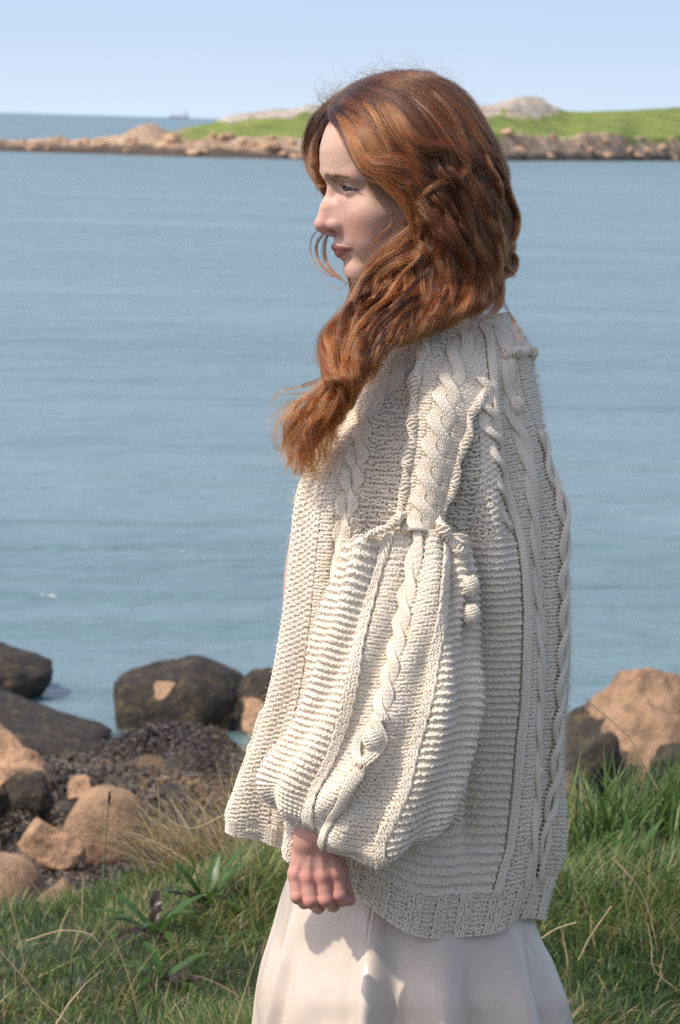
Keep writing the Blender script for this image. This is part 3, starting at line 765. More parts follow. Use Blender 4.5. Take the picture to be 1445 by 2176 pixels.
def head_sdf(P):
    a, b, c = P[..., 0], P[..., 1], P[..., 2]; ab = np.abs(b)
    PS = np.stack([a, ab, c], -1)
    # loft by height:  c, front a (no nose or lips), half width, back a, exponent
    T = np.array([
        (-13.0, 4.2, 2.0, -2.0, 2.0), (-11.6, 4.8, 3.0, -2.5, 2.0), (-10.6, 5.55, 3.6, -3.0, 2.0), (-9.4, 6.25, 4.35, -4.6, 1.95),
        (-8.6, 6.45, 4.8, -5.5, 1.9), (-7.4, 7.25, 4.95, -6.6, 1.8), (-6.0, 7.75, 5.5, -7.6, 1.85), (-4.5, 7.75, 6.25, -8.3, 1.95),
        (-3.0, 7.75, 6.65, -8.8, 2.05), (-1.5, 7.9, 6.75, -9.2, 2.1), (0.0, 8.35, 6.75, -9.5, 2.15), (1.3, 9.2, 6.75, -9.7, 2.25), (2.6, 9.45, 6.95, -9.8, 2.3),
        (4.2, 9.50, 7.15, -9.7, 2.3), (6.0, 9.15, 7.2, -9.4, 2.25), (7.8, 8.35, 6.9, -8.7, 2.2), (9.4, 7.0, 6.1, -7.4, 2.1), (10.8, 4.9, 4.5, -5.4, 2.0), (11.6, 2.8, 2.7, -3.2, 2.0), (12.0, 0.8, 0.8, -1.2, 2.0)])
    if P.ndim == 4: af, w, ak, p = [smooth_interp(c[0, 0, :], T[:, [0, k]])[None, None, :] for k in (1, 2, 3, 4)]
    else: af, w, ak, p = [smooth_interp(c, T[:, [0, k]]) for k in (1, 2, 3, 4)]
    am = -0.8
    ra = np.where(a > am, af - am, am - ak)
    g = ((np.abs(a - am) / ra) ** p + (ab / w) ** p) ** (1 / p)
    d = (g - 1) * np.minimum(ra, w) * 0.92
    d = smax(d, -(c + 12.6), 0.8); d = smax(d, c - 11.9, 1.0)
    # neck
    d = smin(d, s_cap(P, (-3.0, 0, -7), (-5.6, 0.3, -18.5), 5.0, 5.1), 1.6)
    # cheekbone, fuller cheek, jaw corner
    d = smin(d, s_ell(PS, (4.0, 4.0, -2.9), (2.6, 2.2, 2.0)), 2.0)
    d = smin(d, s_ell(PS, (3.9, 3.3, -5.4), (2.2, 2.2, 2.6)), 1.6)
    # brow ridge
    d = smin(d, s_cap(PS, (8.15, 1.3, 1.45), (6.5, 4.2, 1.55), 0.55, 0.5), 1.4)
    # eye socket
    d = smax(d, -s_ell(PS, (8.6, 3.0, 0.05), (1.65, 1.85, 0.95)), 1.0)
    d = smax(d, -s_ell(PS, (9.3, 1.6, 0.0), (1.15, 0.7, 1.1)), 1.1)
    # nose
    d = smin(d, s_cap(P, (7.95, 0, 0.3), (8.98, 0, -2.2), 0.55, 0.58), 0.8)
    d = smin(d, s_cap(P, (8.72, 0, -1.8), (9.38, 0, -3.9), 0.66, 0.84), 0.45)
    d = smin(d, s_ell(P, (9.35, 0, -4.25), (0.98, 0.88, 0.82)), 0.4)
    d = smin(d, s_cap(P, (9.3, 0, -4.75), (8.3, 0, -5.28), 0.44, 0.36), 0.35)
    d = smin(d, s_cap(PS, (7.9, 0.6, -2.4), (7.9, 0.9, -4.0), 0.75, 0.8), 1.4)
    d = smin(d, s_ell(PS, (7.85, 1.22, -4.20), (1.08, 0.60, 0.68)), 0.42)
    d = smax(d, -s_cap(PS, (8.95, 0.80, -4.98), (8.0, 1.15, -4.92), 0.22, 0.28), 0.10)
    # lips
    d = smin(d, s_ell(P, (6.75, 0, -6.9), (1.25, 1.45, 1.5)), 0.6)
    d = smin(d, s_cap(PS, (7.86, 0.3, -6.78), (6.25, 2.3, -6.88), 0.40, 0.14), 0.28)
    d = smin(d, s_cap(PS, (7.98, 0.3, -6.92), (6.3, 2.2, -6.9), 0.24, 0.10), 0.12)
    d = smin(d, s_cap(PS, (7.22, 0.35, -7.66), (6.45, 1.75, -7.3), 0.48, 0.16), 0.2)
    d = smax(d, -s_cap(PS, (7.95, 0, -7.20), (6.1, 2.45, -6.94), 0.08), 0.16)
    d = smax(d, -s_cap(P, (8.45, 0, -5.9), (8.45, 0, -6.3), 0.12), 0.30)
    d = smax(d, -s_cap(PS, (7.6, 0, -8.55), (6.6, 1.8, -8.45), 0.05), 0.8)
    # chin
    d = smin(d, s_ell(PS, (5.1, 0.5, -9.7), (1.2, 1.5, 1.3)), 1.5)
    # eyelids: shell round the eyeball, cut by the opening
    E = np.array([6.08, 3.05, 0.05]); er = 1.22
    q = PS - E
    shell = s_ell(PS, E, (er + 0.20, er + 0.22, er + 0.16))
    d = smin(d, shell, 0.30)
    # lid opening, an almond seen from the front: height between lower and upper curve
    lat = q[..., 1]; 
    tt = np.clip((lat + 1.45) / 2.9, 0, 1)
    up = 0.33 * np.sin(np.pi * tt) ** 0.75 - 0.16 * tt + 0.06
    lo = -0.30 * np.sin(np.pi * tt) ** 0.8 - 0.16 * tt + 0.06
    op = np.maximum(q[..., 2] - up, lo - q[..., 2])
    op = np.maximum(op, np.abs(lat) - 1.42)
    op = np.maximum(op, 0.35 - q[..., 0] * 1.0)
    d = smax(d, -op * 0.9, 0.05)
    # crease above the lid
    cr = np.abs(np.linalg.norm(q * np.array([0.2, 0.75, 1.0]) - np.array([0, 0, 0.0]), axis=-1) - 0.98) - 0.02
    cr = np.maximum(cr, -(q[..., 2] - 0.45)); cr = np.maximum(cr, np.abs(shell) - 0.25)
    d = smax(d, -cr, 0.10)
    # eyeball bed, so the ball never shows flesh in front of it
    d = smax(d, -s_ell(PS, E, (er - 0.01, er - 0.01, er - 0.01)), 0.03)
    # ear
    ear = s_ell(PS, (-0.9, 6.9, -1.0), (1.7, 0.55, 3.0)); ear = smax(ear, -s_ell(PS, (-0.6, 7.6, -0.7), (1.0, 0.5, 1.9)), 0.2)
    d = smin(d, ear, 0.35)
    return d
def head_mesh_build(step=0.14):
    lo = np.array([-13.4, -8.4, -17.4]); hi = np.array([11.2, 8.6, 12.6])
    ax = [np.arange(lo[k], hi[k], step) for k in range(3)]
    P = np.stack(np.meshgrid(*ax, indexing='ij'), -1)
    f = head_sdf(P)
    V, F = surface_nets(f, lo, step)
    # refine the face: split its quads and pull the new points onto the true surface
    bm = bmesh.new(); vs = [bm.verts.new(v) for v in V]
    for q in F: bm.faces.new([vs[i] for i in q])
    for cond in (lambda c: c.x > 4.4 and abs(c.y) < 5 and -11.5 < c.z < 3.4, lambda c: c.x > 5.2 and abs(c.y) < 4.6 and -8.7 < c.z < 1.0):
        ed = list({e for f_ in bm.faces if cond(f_.calc_center_median()) for e in f_.edges})
        bmesh.ops.subdivide_edges(bm, edges=ed, cuts=1, use_grid_fill=True)
    bmesh.ops.triangulate(bm, faces=bm.faces[:])
    bm.verts.index_update()
    V = np.array([v.co[:] for v in bm.verts]); F = np.array([[v.index for v in f_.verts] for f_ in bm.faces]); bm.free()
    m = (V[:, 0] > 4.2) & (V[:, 2] > -12.0) & (V[:, 2] < 3.8)
    for _ in range(3):
        Q = V[m]; e = 0.02; d0 = head_sdf(Q)
        g = np.stack([head_sdf(Q + np.eye(3)[k] * e) - d0 for k in range(3)], 1) / e
        st_ = (0.7 * np.clip(d0, -0.05, 0.05))[:, None] * g / np.maximum(np.linalg.norm(g, axis=1)[:, None] ** 2, 0.5)
        V[m] = Q - st_
    return V, F
hV, hF = head_mesh_build()

# ---- hand and forearm (left), in world centimetres from the wrist anchor:  x picture right, y away, z up
HW = W(672, 1800, -0.255)
def hp(px, py, y):   # world cm relative to HW of what stands at pixel px,py ; y in cm relative to the hand plane (negative = nearer the camera)
    return (W(px, py, HW[1] + y * 0.01) - HW) * 100
def hand_sdf(P):
    # forearm and wrist
    d = s_cap(P, hp(700, 1620, 2.0), hp(676, 1772, 0.8), 2.9, 2.15)
    d = smin(d, s_cap(P, hp(652, 1760, 0.8), hp(650, 1790, 0.7), 1.35, 1.35), 1.2)
    d = smin(d, s_cap(P, hp(700, 1760, 0.8), hp(702, 1795, 0.8), 1.35, 1.5), 1.2)
    # back of the hand: fan of metacarpals
    MC = [(629, 1858, 0.9, 1.0), (656, 1864, 0.2, 1.12), (687, 1862, -0.1, 1.14), (715, 1856, 0.2, 1.14)]
    base = [(650, 1785, 1.2), (662, 1785, 0.7), (680, 1785, 0.6), (698, 1785, 0.9)]
    for (m, bb) in zip(MC, base):
        d = smin(d, s_cap(P, hp(*bb), hp(m[0], m[1], m[2] + 0.15), 1.15, m[3] * 0.88), 0.75)
    d = smin(d, s_ell(P, hp(672, 1825, 1.6), (2.8, 1.35, 2.8)), 0.8)
    # knuckles
    for m in MC: d = smin(d, s_ell(P, hp(m[0], m[1] - 1, m[2] - 0.05), (0.80, 0.82, 0.8)), 0.55)
    # fingers: knuckle, first joint, second joint, tip (curling away from the camera and under)
    FG = [
        [(629, 1858, 0.9), (633, 1905, 0.2), (647, 1918, 1.9), (660, 1910, 2.9)],   # little... index side of a relaxed fist
        [(656, 1864, 0.2), (661, 1914, -0.4), (676, 1928, 1.3), (688, 1918, 2.6)],
        [(687, 1862, -0.1), (693, 1912, -0.6), (708, 1925, 0.9), (718, 1916, 2.4)],
        [(715, 1856, 0.2), (721, 1902, -0.3), (728, 1913, -0.1), (744, 1914, 0.8)],
    ]
    RD = [(0.86, 0.80, 0.72, 0.6), (0.90, 0.84, 0.74, 0.62), (0.90, 0.82, 0.72, 0.62), (0.84, 0.78, 0.70, 0.55)]
    fd = None
    for fg, rd in zip(FG, RD):
        pts = [hp(*q) for q in fg]; k = 0.22
        f = s_cap(P, pts[0], pts[1], rd[0], rd[1])
        f = smin(f, s_cap(P, pts[1], pts[2], rd[1], rd[2]), k); f = smin(f, s_cap(P, pts[2], pts[3], rd[2], rd[3]), k)
        f = smin(f, s_ell(P, pts[1], (rd[1] * 0.98, rd[1] * 1.0, rd[1] * 0.98)), 0.3)
        fd = f if fd is None else smin(fd, f, 0.10)
    d = smin(d, fd, 0.38)
    # thumb leaves the far side of the palm and rests against the fingers
    th = [hp(700, 1800, 2.4), hp(722, 1850, 3.0), hp(732, 1890, 2.8), hp(744, 1913, 1.8)]
    t_ = s_cap(P, th[0], th[1], 1.3, 1.05); t_ = smin(t_, s_cap(P, th[1], th[2], 1.0, 0.85), 0.3); t_ = smin(t_, s_cap(P, th[2], th[3], 0.85, 0.66), 0.3)
    d = smin(d, t_, 0.4)
    # tendons
    for (m, bb) in zip(MC, base):
        a_ = np.array(hp(*bb)); b_ = np.array(hp(m[0], m[1], m[2])); a_[1] -= 0.95; b_[1] -= 0.72
        d = smin(d, s_cap(P, a_ * 0.6 + b_ * 0.4, b_, 0.10, 0.16), 0.45)
    return d
st = 0.11
lo = np.array([-5.5, -3.2, -8.6]); hi = np.array([6.0, 6.2, 10.5])
ax = [np.arange(lo[k], hi[k], st) for k in range(3)]
fV, fF = surface_nets(hand_sdf(np.stack(np.meshgrid(*ax, indexing='ij'), -1)), lo, st)
fV = fV * 0.01 + HW

# ---- torso, arms and legs inside the clothes (one coarse volume that runs into head and forearm)
def body_sdf(P):
    d = s_ell(P, (0.06, 0.0, 1.14), (0.10, 0.115, 0.17))
    d = smin(d, s_ell(P, (0.05, 0.0, 1.02), (0.115, 0.135, 0.16)), 0.06)
    d = smin(d, s_ell(P, (0.055, 0.0, 0.86), (0.115, 0.135, 0.12)), 0.06)
    sh = W(935, 800, -0.080); el = W(885, 1330, -0.155); wr = W(700, 1620, HW[1] + 0.02)
    sh2 = sh * np.array([1, 0, 1]) + np.array([0.02, 0.12, -0.01])
    d = smin(d, s_cap(P, sh, sh2, 0.038), 0.03)
    d = smin(d, s_cap(P, head_world((-5.4, 0.3, -16.5)), (0.08, 0.0, 1.22), 0.050, 0.06), 0.05)
    d = smin(d, s_cap(P, sh, el, 0.038, 0.038), 0.02); d = smin(d, s_cap(P, el, wr, 0.040, 0.026), 0.02)
    d = smin(d, s_cap(P, sh2, sh2 + np.array([0.06, 0.03, -0.29]), 0.048, 0.04), 0.02)
    d = smin(d, s_cap(P, sh2 + np.array([0.06, 0.03, -0.29]), sh2 + np.array([-0.06, 0.02, -0.52]), 0.04, 0.026), 0.02)
    for s in (-1, 1):
        d = smin(d, s_cap(P, (0.055, 0.07 * s, 0.80), (0.045, 0.075 * s, 0.45), 0.075, 0.052), 0.04)
        d = smin(d, s_cap(P, (0.045, 0.085 * s, 0.45), (0.07, 0.08 * s, 0.07), 0.055, 0.035), 0.02)
        d = smin(d, s_cap(P, (0.08, 0.08 * s, 0.035), (-0.09, 0.09 * s, 0.028), 0.032, 0.025), 0.02)
    return d
lo = np.array([-0.34, -0.32, -0.012]); hi = np.array([0.30, 0.30, 1.42]); st = 0.0105
ax = [np.arange(lo[k], hi[k], st) for k in range(3)]
bV, bF = surface_nets(body_sdf(np.stack(np.meshgrid(*ax, indexing='ij'), -1)), lo, st)

def mat_skin():
    b = NB('freckled_fair_skin')
    v = b.coord('Object')
    n = b.ramp(b.noise(110, 5, 0.65, v), [(0.35, 0.0), (0.65, 1.0)])
    base = b.mix(n, (0.60, 0.395, 0.295), (0.54, 0.345, 0.255))
    red = b.attr('red'); lip = b.attr('lip'); brow = b.attr('brow'); dark = b.attr('lash_and_crease_shade')
    base = b.mix(red, base, (0.54, 0.21, 0.17))
    fr = b.noise(1100, 2, 0.5, v); fr2 = b.noise(90, 2, 0.5, v)
    frk = b.math('MULTIPLY', b.ramp(fr, [(0.58, 0.0), (0.68, 0.6)]), b.ramp(fr2, [(0.4, 0.0), (0.6, 1.0)]))
    base = b.mix(frk, base, (0.42, 0.20, 0.12))
    base = b.mix(dark, base, (0.20, 0.07, 0.06))  # dark lash line, plus crease and nostril shade put into the colour
    base = b.mix(brow, base, (0.25, 0.13, 0.065))
    base = b.mix(lip, base, (0.29, 0.115, 0.10))
    hh = b.noise(900, 4, 0.6, v)
    rough = b.mix(lip, (0.5, 0.5, 0.5), (0.36, 0.36, 0.36))
    b.set(Base_Color=base, Roughness=rough, Normal=b.bump(hh, 0.18, 0.0004), Subsurface_Weight=0.22, Subsurface_Scale=0.006, Specular_IOR_Level=0.4)
    b.p.inputs['Subsurface Radius'].default_value = (1.0, 0.35, 0.2)
    return b.m
M_skin = mat_skin()
def gauss(P, c, r): return np.exp(-(((P - np.array(c)) / np.array(r)) ** 2).sum(-1))
hS = hV.copy(); hS[:, 1] = np.abs(hS[:, 1])
red = 0.50 * gauss(hS, (9.6, 0.0, -4.2), (1.6, 1.7, 1.3)) + 0.55 * gauss(hS, (5.6, 3.8, -4.2), (3, 2.6, 2.2)) + 0.15 * gauss(hS, (8.9, 0.3, -1.6), (1, 1, 1.5)) + 0.25 * gauss(hS, (7.4, 2.0, -0.7), (1.2, .8, .7)) + 0.15 * gauss(hS, (6.6, 0, -9.8), (2, 2, 1.3))
lat = hS[:, 1]
upl = np.interp(lat, [0, 0.5, 1.3, 1.9, 2.45, 3], [-6.46, -6.46, -6.64, -6.68, -6.74, -6.80])
lol = np.interp(lat, [0, 0.6, 1.3, 1.9, 2.45, 3], [-8.10, -8.04, -7.74, -7.36, -7.10, -7.0])
scalp = sstep(0, 1.0, 7.2 - hV[:, 0] - 0.25 * np.maximum(0, 6 - hV[:, 2])) * sstep(-3, 0, hV[:, 2]) + sstep(7.0, 7.8, hV[:, 2])
lip = sstep(-0.04, 0.07, upl - hV[:, 2]) * sstep(-0.05, 0.08, hV[:, 2] - lol) * sstep(2.95, 2.6, lat) * (hV[:, 0] > 5.6)
bt = np.clip((lat - 1.0) / 4.0, 0, 1)
bc = 0.95 + 0.85 * np.sin(bt * 2.2) - 0.15
brow = sstep(0.50 - 0.22 * bt, 0.10, np.abs(hV[:, 2] - bc)) * sstep(0.9, 1.4, lat) * sstep(5.2, 4.2, lat) * (hV[:, 0] > 3) * (0.12 + 0.30 * sstep(0.6, 0.0, bt))
brow = np.maximum(brow, np.clip(scalp, 0, 1))
E = np.array([6.08, 3.05, 0.05]); q = hS - E; rr = np.linalg.norm(q, axis=1)
tt = np.clip((q[:, 1] + 1.45) / 2.9, 0, 1); upc = 0.33 * np.sin(np.pi * tt) ** 0.75 - 0.16 * tt + 0.06; loc_ = -0.30 * np.sin(np.pi * tt) ** 0.8 - 0.16 * tt + 0.06
lash_and_crease_shade = np.maximum(sstep(0.26, 0.02, np.abs(q[:, 2] - upc - 0.02)) * 0.95, sstep(0.18, 0.0, np.abs(q[:, 2] - loc_)) * 0.55) * (np.abs(q[:, 1]) < 1.75) * (rr < 1.9) * (q[:, 0] > -0.2)
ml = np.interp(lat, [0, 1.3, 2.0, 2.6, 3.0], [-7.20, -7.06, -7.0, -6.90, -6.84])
lash_and_crease_shade = np.maximum(lash_and_crease_shade, 0.9 * sstep(0.17, 0.03, np.abs(hV[:, 2] - ml)) * sstep(3.1, 2.7, lat) * (hV[:, 0] > 5.4))  # shade of the mouth crease, painted along the lip line
lash_and_crease_shade = np.maximum(lash_and_crease_shade, 0.9 * gauss(hS, (8.45, 0.95, -4.92), (0.6, 0.45, 0.26)))  # shade inside the nostril, painted dark
lash_and_crease_shade = np.maximum(lash_and_crease_shade, 0.25 * gauss(q, (0.9, -0.1, 0.82), (1.0, 1.5, 0.16))); lash_and_crease_shade = np.maximum(lash_and_crease_shade, 0.15 * gauss(q, (0.9, -0.1, -0.75), (1.2, 1.3, 0.30)))  # fold shade above the eye put into colour; slightly darker below the eye
Vh = head_world(hV)
allV = np.concatenate([bV, Vh, fV]); allF = [tuple(q) for q in bF.tolist()] + [tuple(q) for q in (hF + len(bV)).tolist()] + [tuple(q) for q in (fF + len(bV) + len(hV)).tolist()]
pw = (fV - HW) * 100
redh = np.full(len(fV), 0.44)
for (px_, py_, y_) in ((640, 1862, 0), (662, 1868, -0.6), (688, 1866, -0.8), (710, 1862, -0.6), (640, 1912, -0.6), (664, 1920, -1.2), (694, 1916, -1.4), (714, 1902, -1.2), (740, 1915, 0)):
    redh += 0.36 * np.exp(-((pw - hp(px_, py_, y_)) ** 2).sum(1) / 0.9 ** 2)
z0 = np.zeros(len(bV)); zf = np.zeros(len(fV))
body = mesh_obj('body', allV, allF, M_skin, person)
for nm, a_ in (('red', np.concatenate([z0, red, redh])), ('lip', np.concatenate([z0, lip, zf])), ('brow', np.concatenate([z0, brow, zf])), ('lash_and_crease_shade', np.concatenate([z0, lash_and_crease_shade, zf]))): vattr(body, nm, np.clip(a_, 0, 1))

# ---- eyes
def mat_eye():
    b = NB('blue_grey_eye')
    r = b.attr('iris')
    col = b.ramp(r, [(0.0, (0.004, 0.004, 0.005)), (0.165, (0.004, 0.004, 0.005)), (0.19, (0.10, 0.135, 0.15)), (0.38, (0.07, 0.10, 0.12)), (0.46, (0.02, 0.03, 0.035)), (0.51, (0.42, 0.34, 0.32)), (1.0, (0.40, 0.28, 0.25))])
    return b.set(Base_Color=col, Roughness=0.08, Specular_IOR_Level=0.6)
M_eye = mat_eye()
def eyeball(s):
    th = np.linspace(0, np.pi, 40); ph = np.linspace(0, 2 * np.pi, 48, endpoint=False)
    T_, Ph = np.meshgrid(th, ph, indexing='ij')
    r = 1.20 + 0.10 * np.exp(-(T_ / 0.42) ** 4)
    # gaze: forward and slightly down
    gaz = np.array([math.cos(R(24)), math.sin(R(24)), -0.08]); gaz /= np.linalg.norm(gaz)
    u = np.cross(gaz, [0, 0, 1]); u /= np.linalg.norm(u); v = np.cross(u, gaz)
    D = np.cos(T_)[..., None] * gaz + np.sin(T_)[..., None] * (np.cos(Ph)[..., None] * u + np.sin(Ph)[..., None] * v)
    Q = np.array([6.08, 3.05 * s, 0.05]) + D * r[..., None]
    o = mesh_obj('eye', head_world(Q.reshape(-1, 3)), grid_faces(40, 48, True), M_eye, person)
    vattr(o, 'iris', np.clip(T_.ravel(), 0, 1))
for s in (1, -1): eyeball(s)
# ---- lashes and brow hairs
def mat_hairlike(name, c): return NB(name).set(Base_Color=c, Roughness=0.5)
M_lash = mat_hairlike('dark_lash', (0.035, 0.018, 0.012)); M_brow = mat_hairlike('auburn_brow', (0.25, 0.13, 0.065))
def lashes(s):
    n = 46; l = rng.uniform(-1.25, 1.5, n); t_ = (l + 1.45) / 2.9
    up = 0.33 * np.sin(np.pi * np.clip(t_, 0, 1)) ** 0.75 - 0.16 * t_ + 0.06
    x0 = np.sqrt(np.maximum(0.05, 1.40 ** 2 - l ** 2 - up ** 2))
    base = np.stack([6.08 + x0, 3.05 + l, 0.05 + up], -1)
    out = np.stack([np.full(n, 0.85), 0.35 * l / 1.4 + rng.normal(0, 0.08, n), np.full(n, 0.0)], -1)
    L_ = rng.uniform(0.45, 0.8, n)[:, None]
    P = np.stack([base + out * L_ * k + np.array([0, 0, 1]) * (L_ * 0.5 * k * k - 0.25 * L_ * k) for k in np.linspace(0, 1, 6)], 1)
    P[..., 1] *= s
    curves_obj('eyelashes', head_world(P), np.linspace(0.00022, 0.00005, 6), M_lash, person)
    n = 130; t_ = rng.uniform(0, 1, n) ** 0.9; l = 1.0 + 4.0 * t_
    c_ = 0.72 + 0.85 * np.sin(t_ * 2.2) + rng.normal(0, 0.17, n) * (1.1 - 0.6 * t_)
    # put the root on the skin: nearest head vertex in front
    V2 = hV[(hV[:, 0] > 3) & (hV[:, 1] > 0.3) & (hV[:, 2] > 0.3) & (hV[:, 2] < 3.2)]
    P = np.zeros((n, 5, 3))
    for k in range(n):
        dd_ = (V2[:, 1] - l[k]) ** 2 + (V2[:, 2] - c_[k]) ** 2; j = np.argsort(dd_)[:12]; a0 = V2[j, 0].max() + 0.01
        for m_ in range(5):
            u = m_ / 4; P[k, m_] = (a0 - 0.35 * u * t_[k] - 0.2 * u + 0.05 * np.sin(u * 3), l[k] + 0.75 * u, c_[k] + (0.35 - 0.6 * t_[k]) * u)
    P[..., 1] *= s
    curves_obj('eyebrow', head_world(P), np.linspace(0.00013, 0.00004, 5), M_brow, person)
lashes(1)
# ================================================================== CLOTHES
class Surf:
    """loft whose rows are given by photo outlines and depth; u runs left edge -> near side -> right edge -> far side"""
    def __init__(s, lev, nu=360, nv=420, closed=True, folds=None, skew=1.0):
        lev = np.array(lev, float)    # v, xL, yL, xR, yR, sag, ynear, yfar, yleft, yright, p
        s.lev = lev; v = np.linspace(0, 1, nv)
        L = [smooth_interp(v, lev[:, [0, k]]) for k in range(lev.shape[1])]
        s.v = v; s.L = L
        u = np.linspace(0, 1, nu)
        s.u = u
        U, Vv = np.meshgrid(u, v)
        xL, yL, xR, yR, sag, yn, yf, yl, yr, p = [a[:, None] for a in L[1:]]
        w = (1 - np.cos(2 * np.pi * U)) / 2
        px = xL + (xR - xL) * w
        sn = np.abs(np.sin(2 * np.pi * U)) ** p
        near = U <= 0.5
        side = yl * (1 - w) + yr * w
        y = np.where(near, side + (yn - side) * sn, side * np.where(near, 1, 1) + (yf - side) * sn)
        # the far half mirrors the left edge depth
        y = np.where(~near, (yr * w - yl * (1 - w)) + (yf - (yr * w - yl * (1 - w))) * sn, y) if s_farmirror(s) else y
        py = yL + (yR - yL) * w + sag * np.sin(np.pi * w ** skew) ** 1.3 * np.where(near, 1, -0.15)
        s.P = W(px, py, y)
        s.px, s.py = px, py
        s.du = np.gradient(s.P, u, axis=1); s.dv = np.gradient(s.P, v, axis=0)
        s.update()
        if folds is not None:
            s.P = s.P + s.N * folds(U, Vv, px, py)[..., None]
            s.du = np.gradient(s.P, u, axis=1); s.dv = np.gradient(s.P, v, axis=0); s.update()
    def update(s):
        n = np.cross(s.du, s.dv); n /= np.linalg.norm(n, axis=-1)[..., None] + 1e-12
        c = s.P.mean(1, keepdims=True)
        k = len(s.u) // 4
        if (n[len(s.v) // 2, k, 1]) > 0: n = -n
        s.N = n
        s.lu = np.linalg.norm(s.du, axis=-1); s.lv = np.linalg.norm(s.dv, axis=-1)
    def samp(s, A, u, v):
        fu = np.clip(u, 0, 1) * (len(s.u) - 1); fv = np.clip(v, 0, 1) * (len(s.v) - 1)
        i = np.clip(fu.astype(int), 0, len(s.u) - 2); j = np.clip(fv.astype(int), 0, len(s.v) - 2)
        a = fu - i; b = fv - j
        if A.ndim == 3: a = a[..., None]; b = b[..., None]
        return A[j, i] * (1-a) * (1-b) + A[j, i+1] * a * (1-b) + A[j+1, i] * (1-a) * b + A[j+1, i+1] * a * b
    def place(s, u, v, h): return s.samp(s.P, u, v) + s.samp(s.N, u, v) * np.asarray(h)[..., None]
    def u_of(s, v, px):
        """u on the near side where column px lies at level v"""
        xL = np.interp(v, s.v, s.L[1]); xR = np.interp(v, s.v, s.L[3])
        return np.arccos(np.clip(1 - 2 * (px - xL) / (xR - xL), -1, 1)) / (2 * np.pi)
    def line(s, pts):
        """polyline of photo pixels -> function v -> u"""
        pts = np.array(pts, float)
        vv = s.v; y_mid = (s.L[2] + s.L[4]) / 2 + s.L[5] * 0.7
        def f(v):
            v = np.asarray(v, float); y = np.interp(v, vv, y_mid); 
            for _ in range(4):
                x = np.interp(y, pts[:, 1], pts[:, 0]); u = s.u_of(v, x); y = s.samp(s.py, u, v)
            return u
        return f
    def mesh(s, name, mat, parent, off=-0.0025, step=2, v0=0.0, v1=1.0):
        j0 = int(v0 * (len(s.v) - 1)); j1 = int(v1 * (len(s.v) - 1)) + 1
        P = (s.P + s.N * off)[j0:j1:step, ::step]
        return mesh_obj(name, P.reshape(-1, 3), grid_faces(P.shape[0], P.shape[1]), mat, parent)
def s_farmirror(s): return True

def mat_wool(name, tint=(0.90, 0.82, 0.69), tint2=(0.86, 0.765, 0.61)):
    b = NB(name); v = b.coord('Object')
    n = b.noise(25, 3, 0.5, v); n2 = b.noise(900, 3, 0.6, v)
    c = b.mix(b.ramp(n, [(0.35, 0.0), (0.7, 1.0)]), tint, tint2)
    b.set(Base_Color=c, Roughness=0.9, Sheen_Weight=0.35, Sheen_Roughness=0.4, Normal=b.bump(n2, 0.5, 0.0008), Specular_IOR_Level=0.2)
    tr = b.node('ShaderNodeBsdfTranslucent'); b.l.new(c, tr.inputs[0])
    mx = b.node('ShaderNodeMixShader'); mx.inputs[0].default_value = 0.22
    b.l.new(b.p.outputs[0], mx.inputs[1]); b.l.new(tr.outputs[0], mx.inputs[2]); b.l.new(mx.outputs[0], b.out.inputs[0])
    return b.m
M_wool = mat_wool('cream_wool_yarn')
M_back = mat_wool('inner_wool', (0.78, 0.68, 0.54), (0.72, 0.60, 0.46))

# ---- body of the cardigan
def body_folds(U, V, px, py):
    f = 0.006 * np.sin(2 * np.pi * (U * 9 + 0.25 * np.sin(V * 5))) * sstep(0.1, 0.4, V)
    f += 0.007 * np.exp(-((px - (1118 - 0.00 * py)) / 26) ** 2) * sstep(700, 900, py) * (U < 0.5)
    f -= 0.012 * np.exp(-((px - 1075) / 26) ** 2) * sstep(1250, 1050, py) * sstep(760, 860, py) * (U < 0.5)
    f -= 0.016 * np.exp(-((px - 1006) / 22) ** 2) * sstep(1000, 1150, py) * sstep(1900, 1700, py) * (U < 0.5)
    f += 0.010 * np.exp(-((px - (1165)) / 16) ** 2) * sstep(950, 1100, py) * (U < 0.5)
    f += 0.010 * fbm(np.stack([U * 12, V * 3, U * 0], -1), 2, 61) * sstep(0.1, 0.3, V)
    f += 0.008 * np.exp(-((px - (800 - 0.18 * (py - 850))) / 22) ** 2) * sstep(820, 900, py) * (U < 0.5)
    f -= 0.010 * np.exp(-((px - (775 - 0.20 * (py - 900))) / 14) ** 2) * sstep(840, 900, py) * (U < 0.5)
    return f
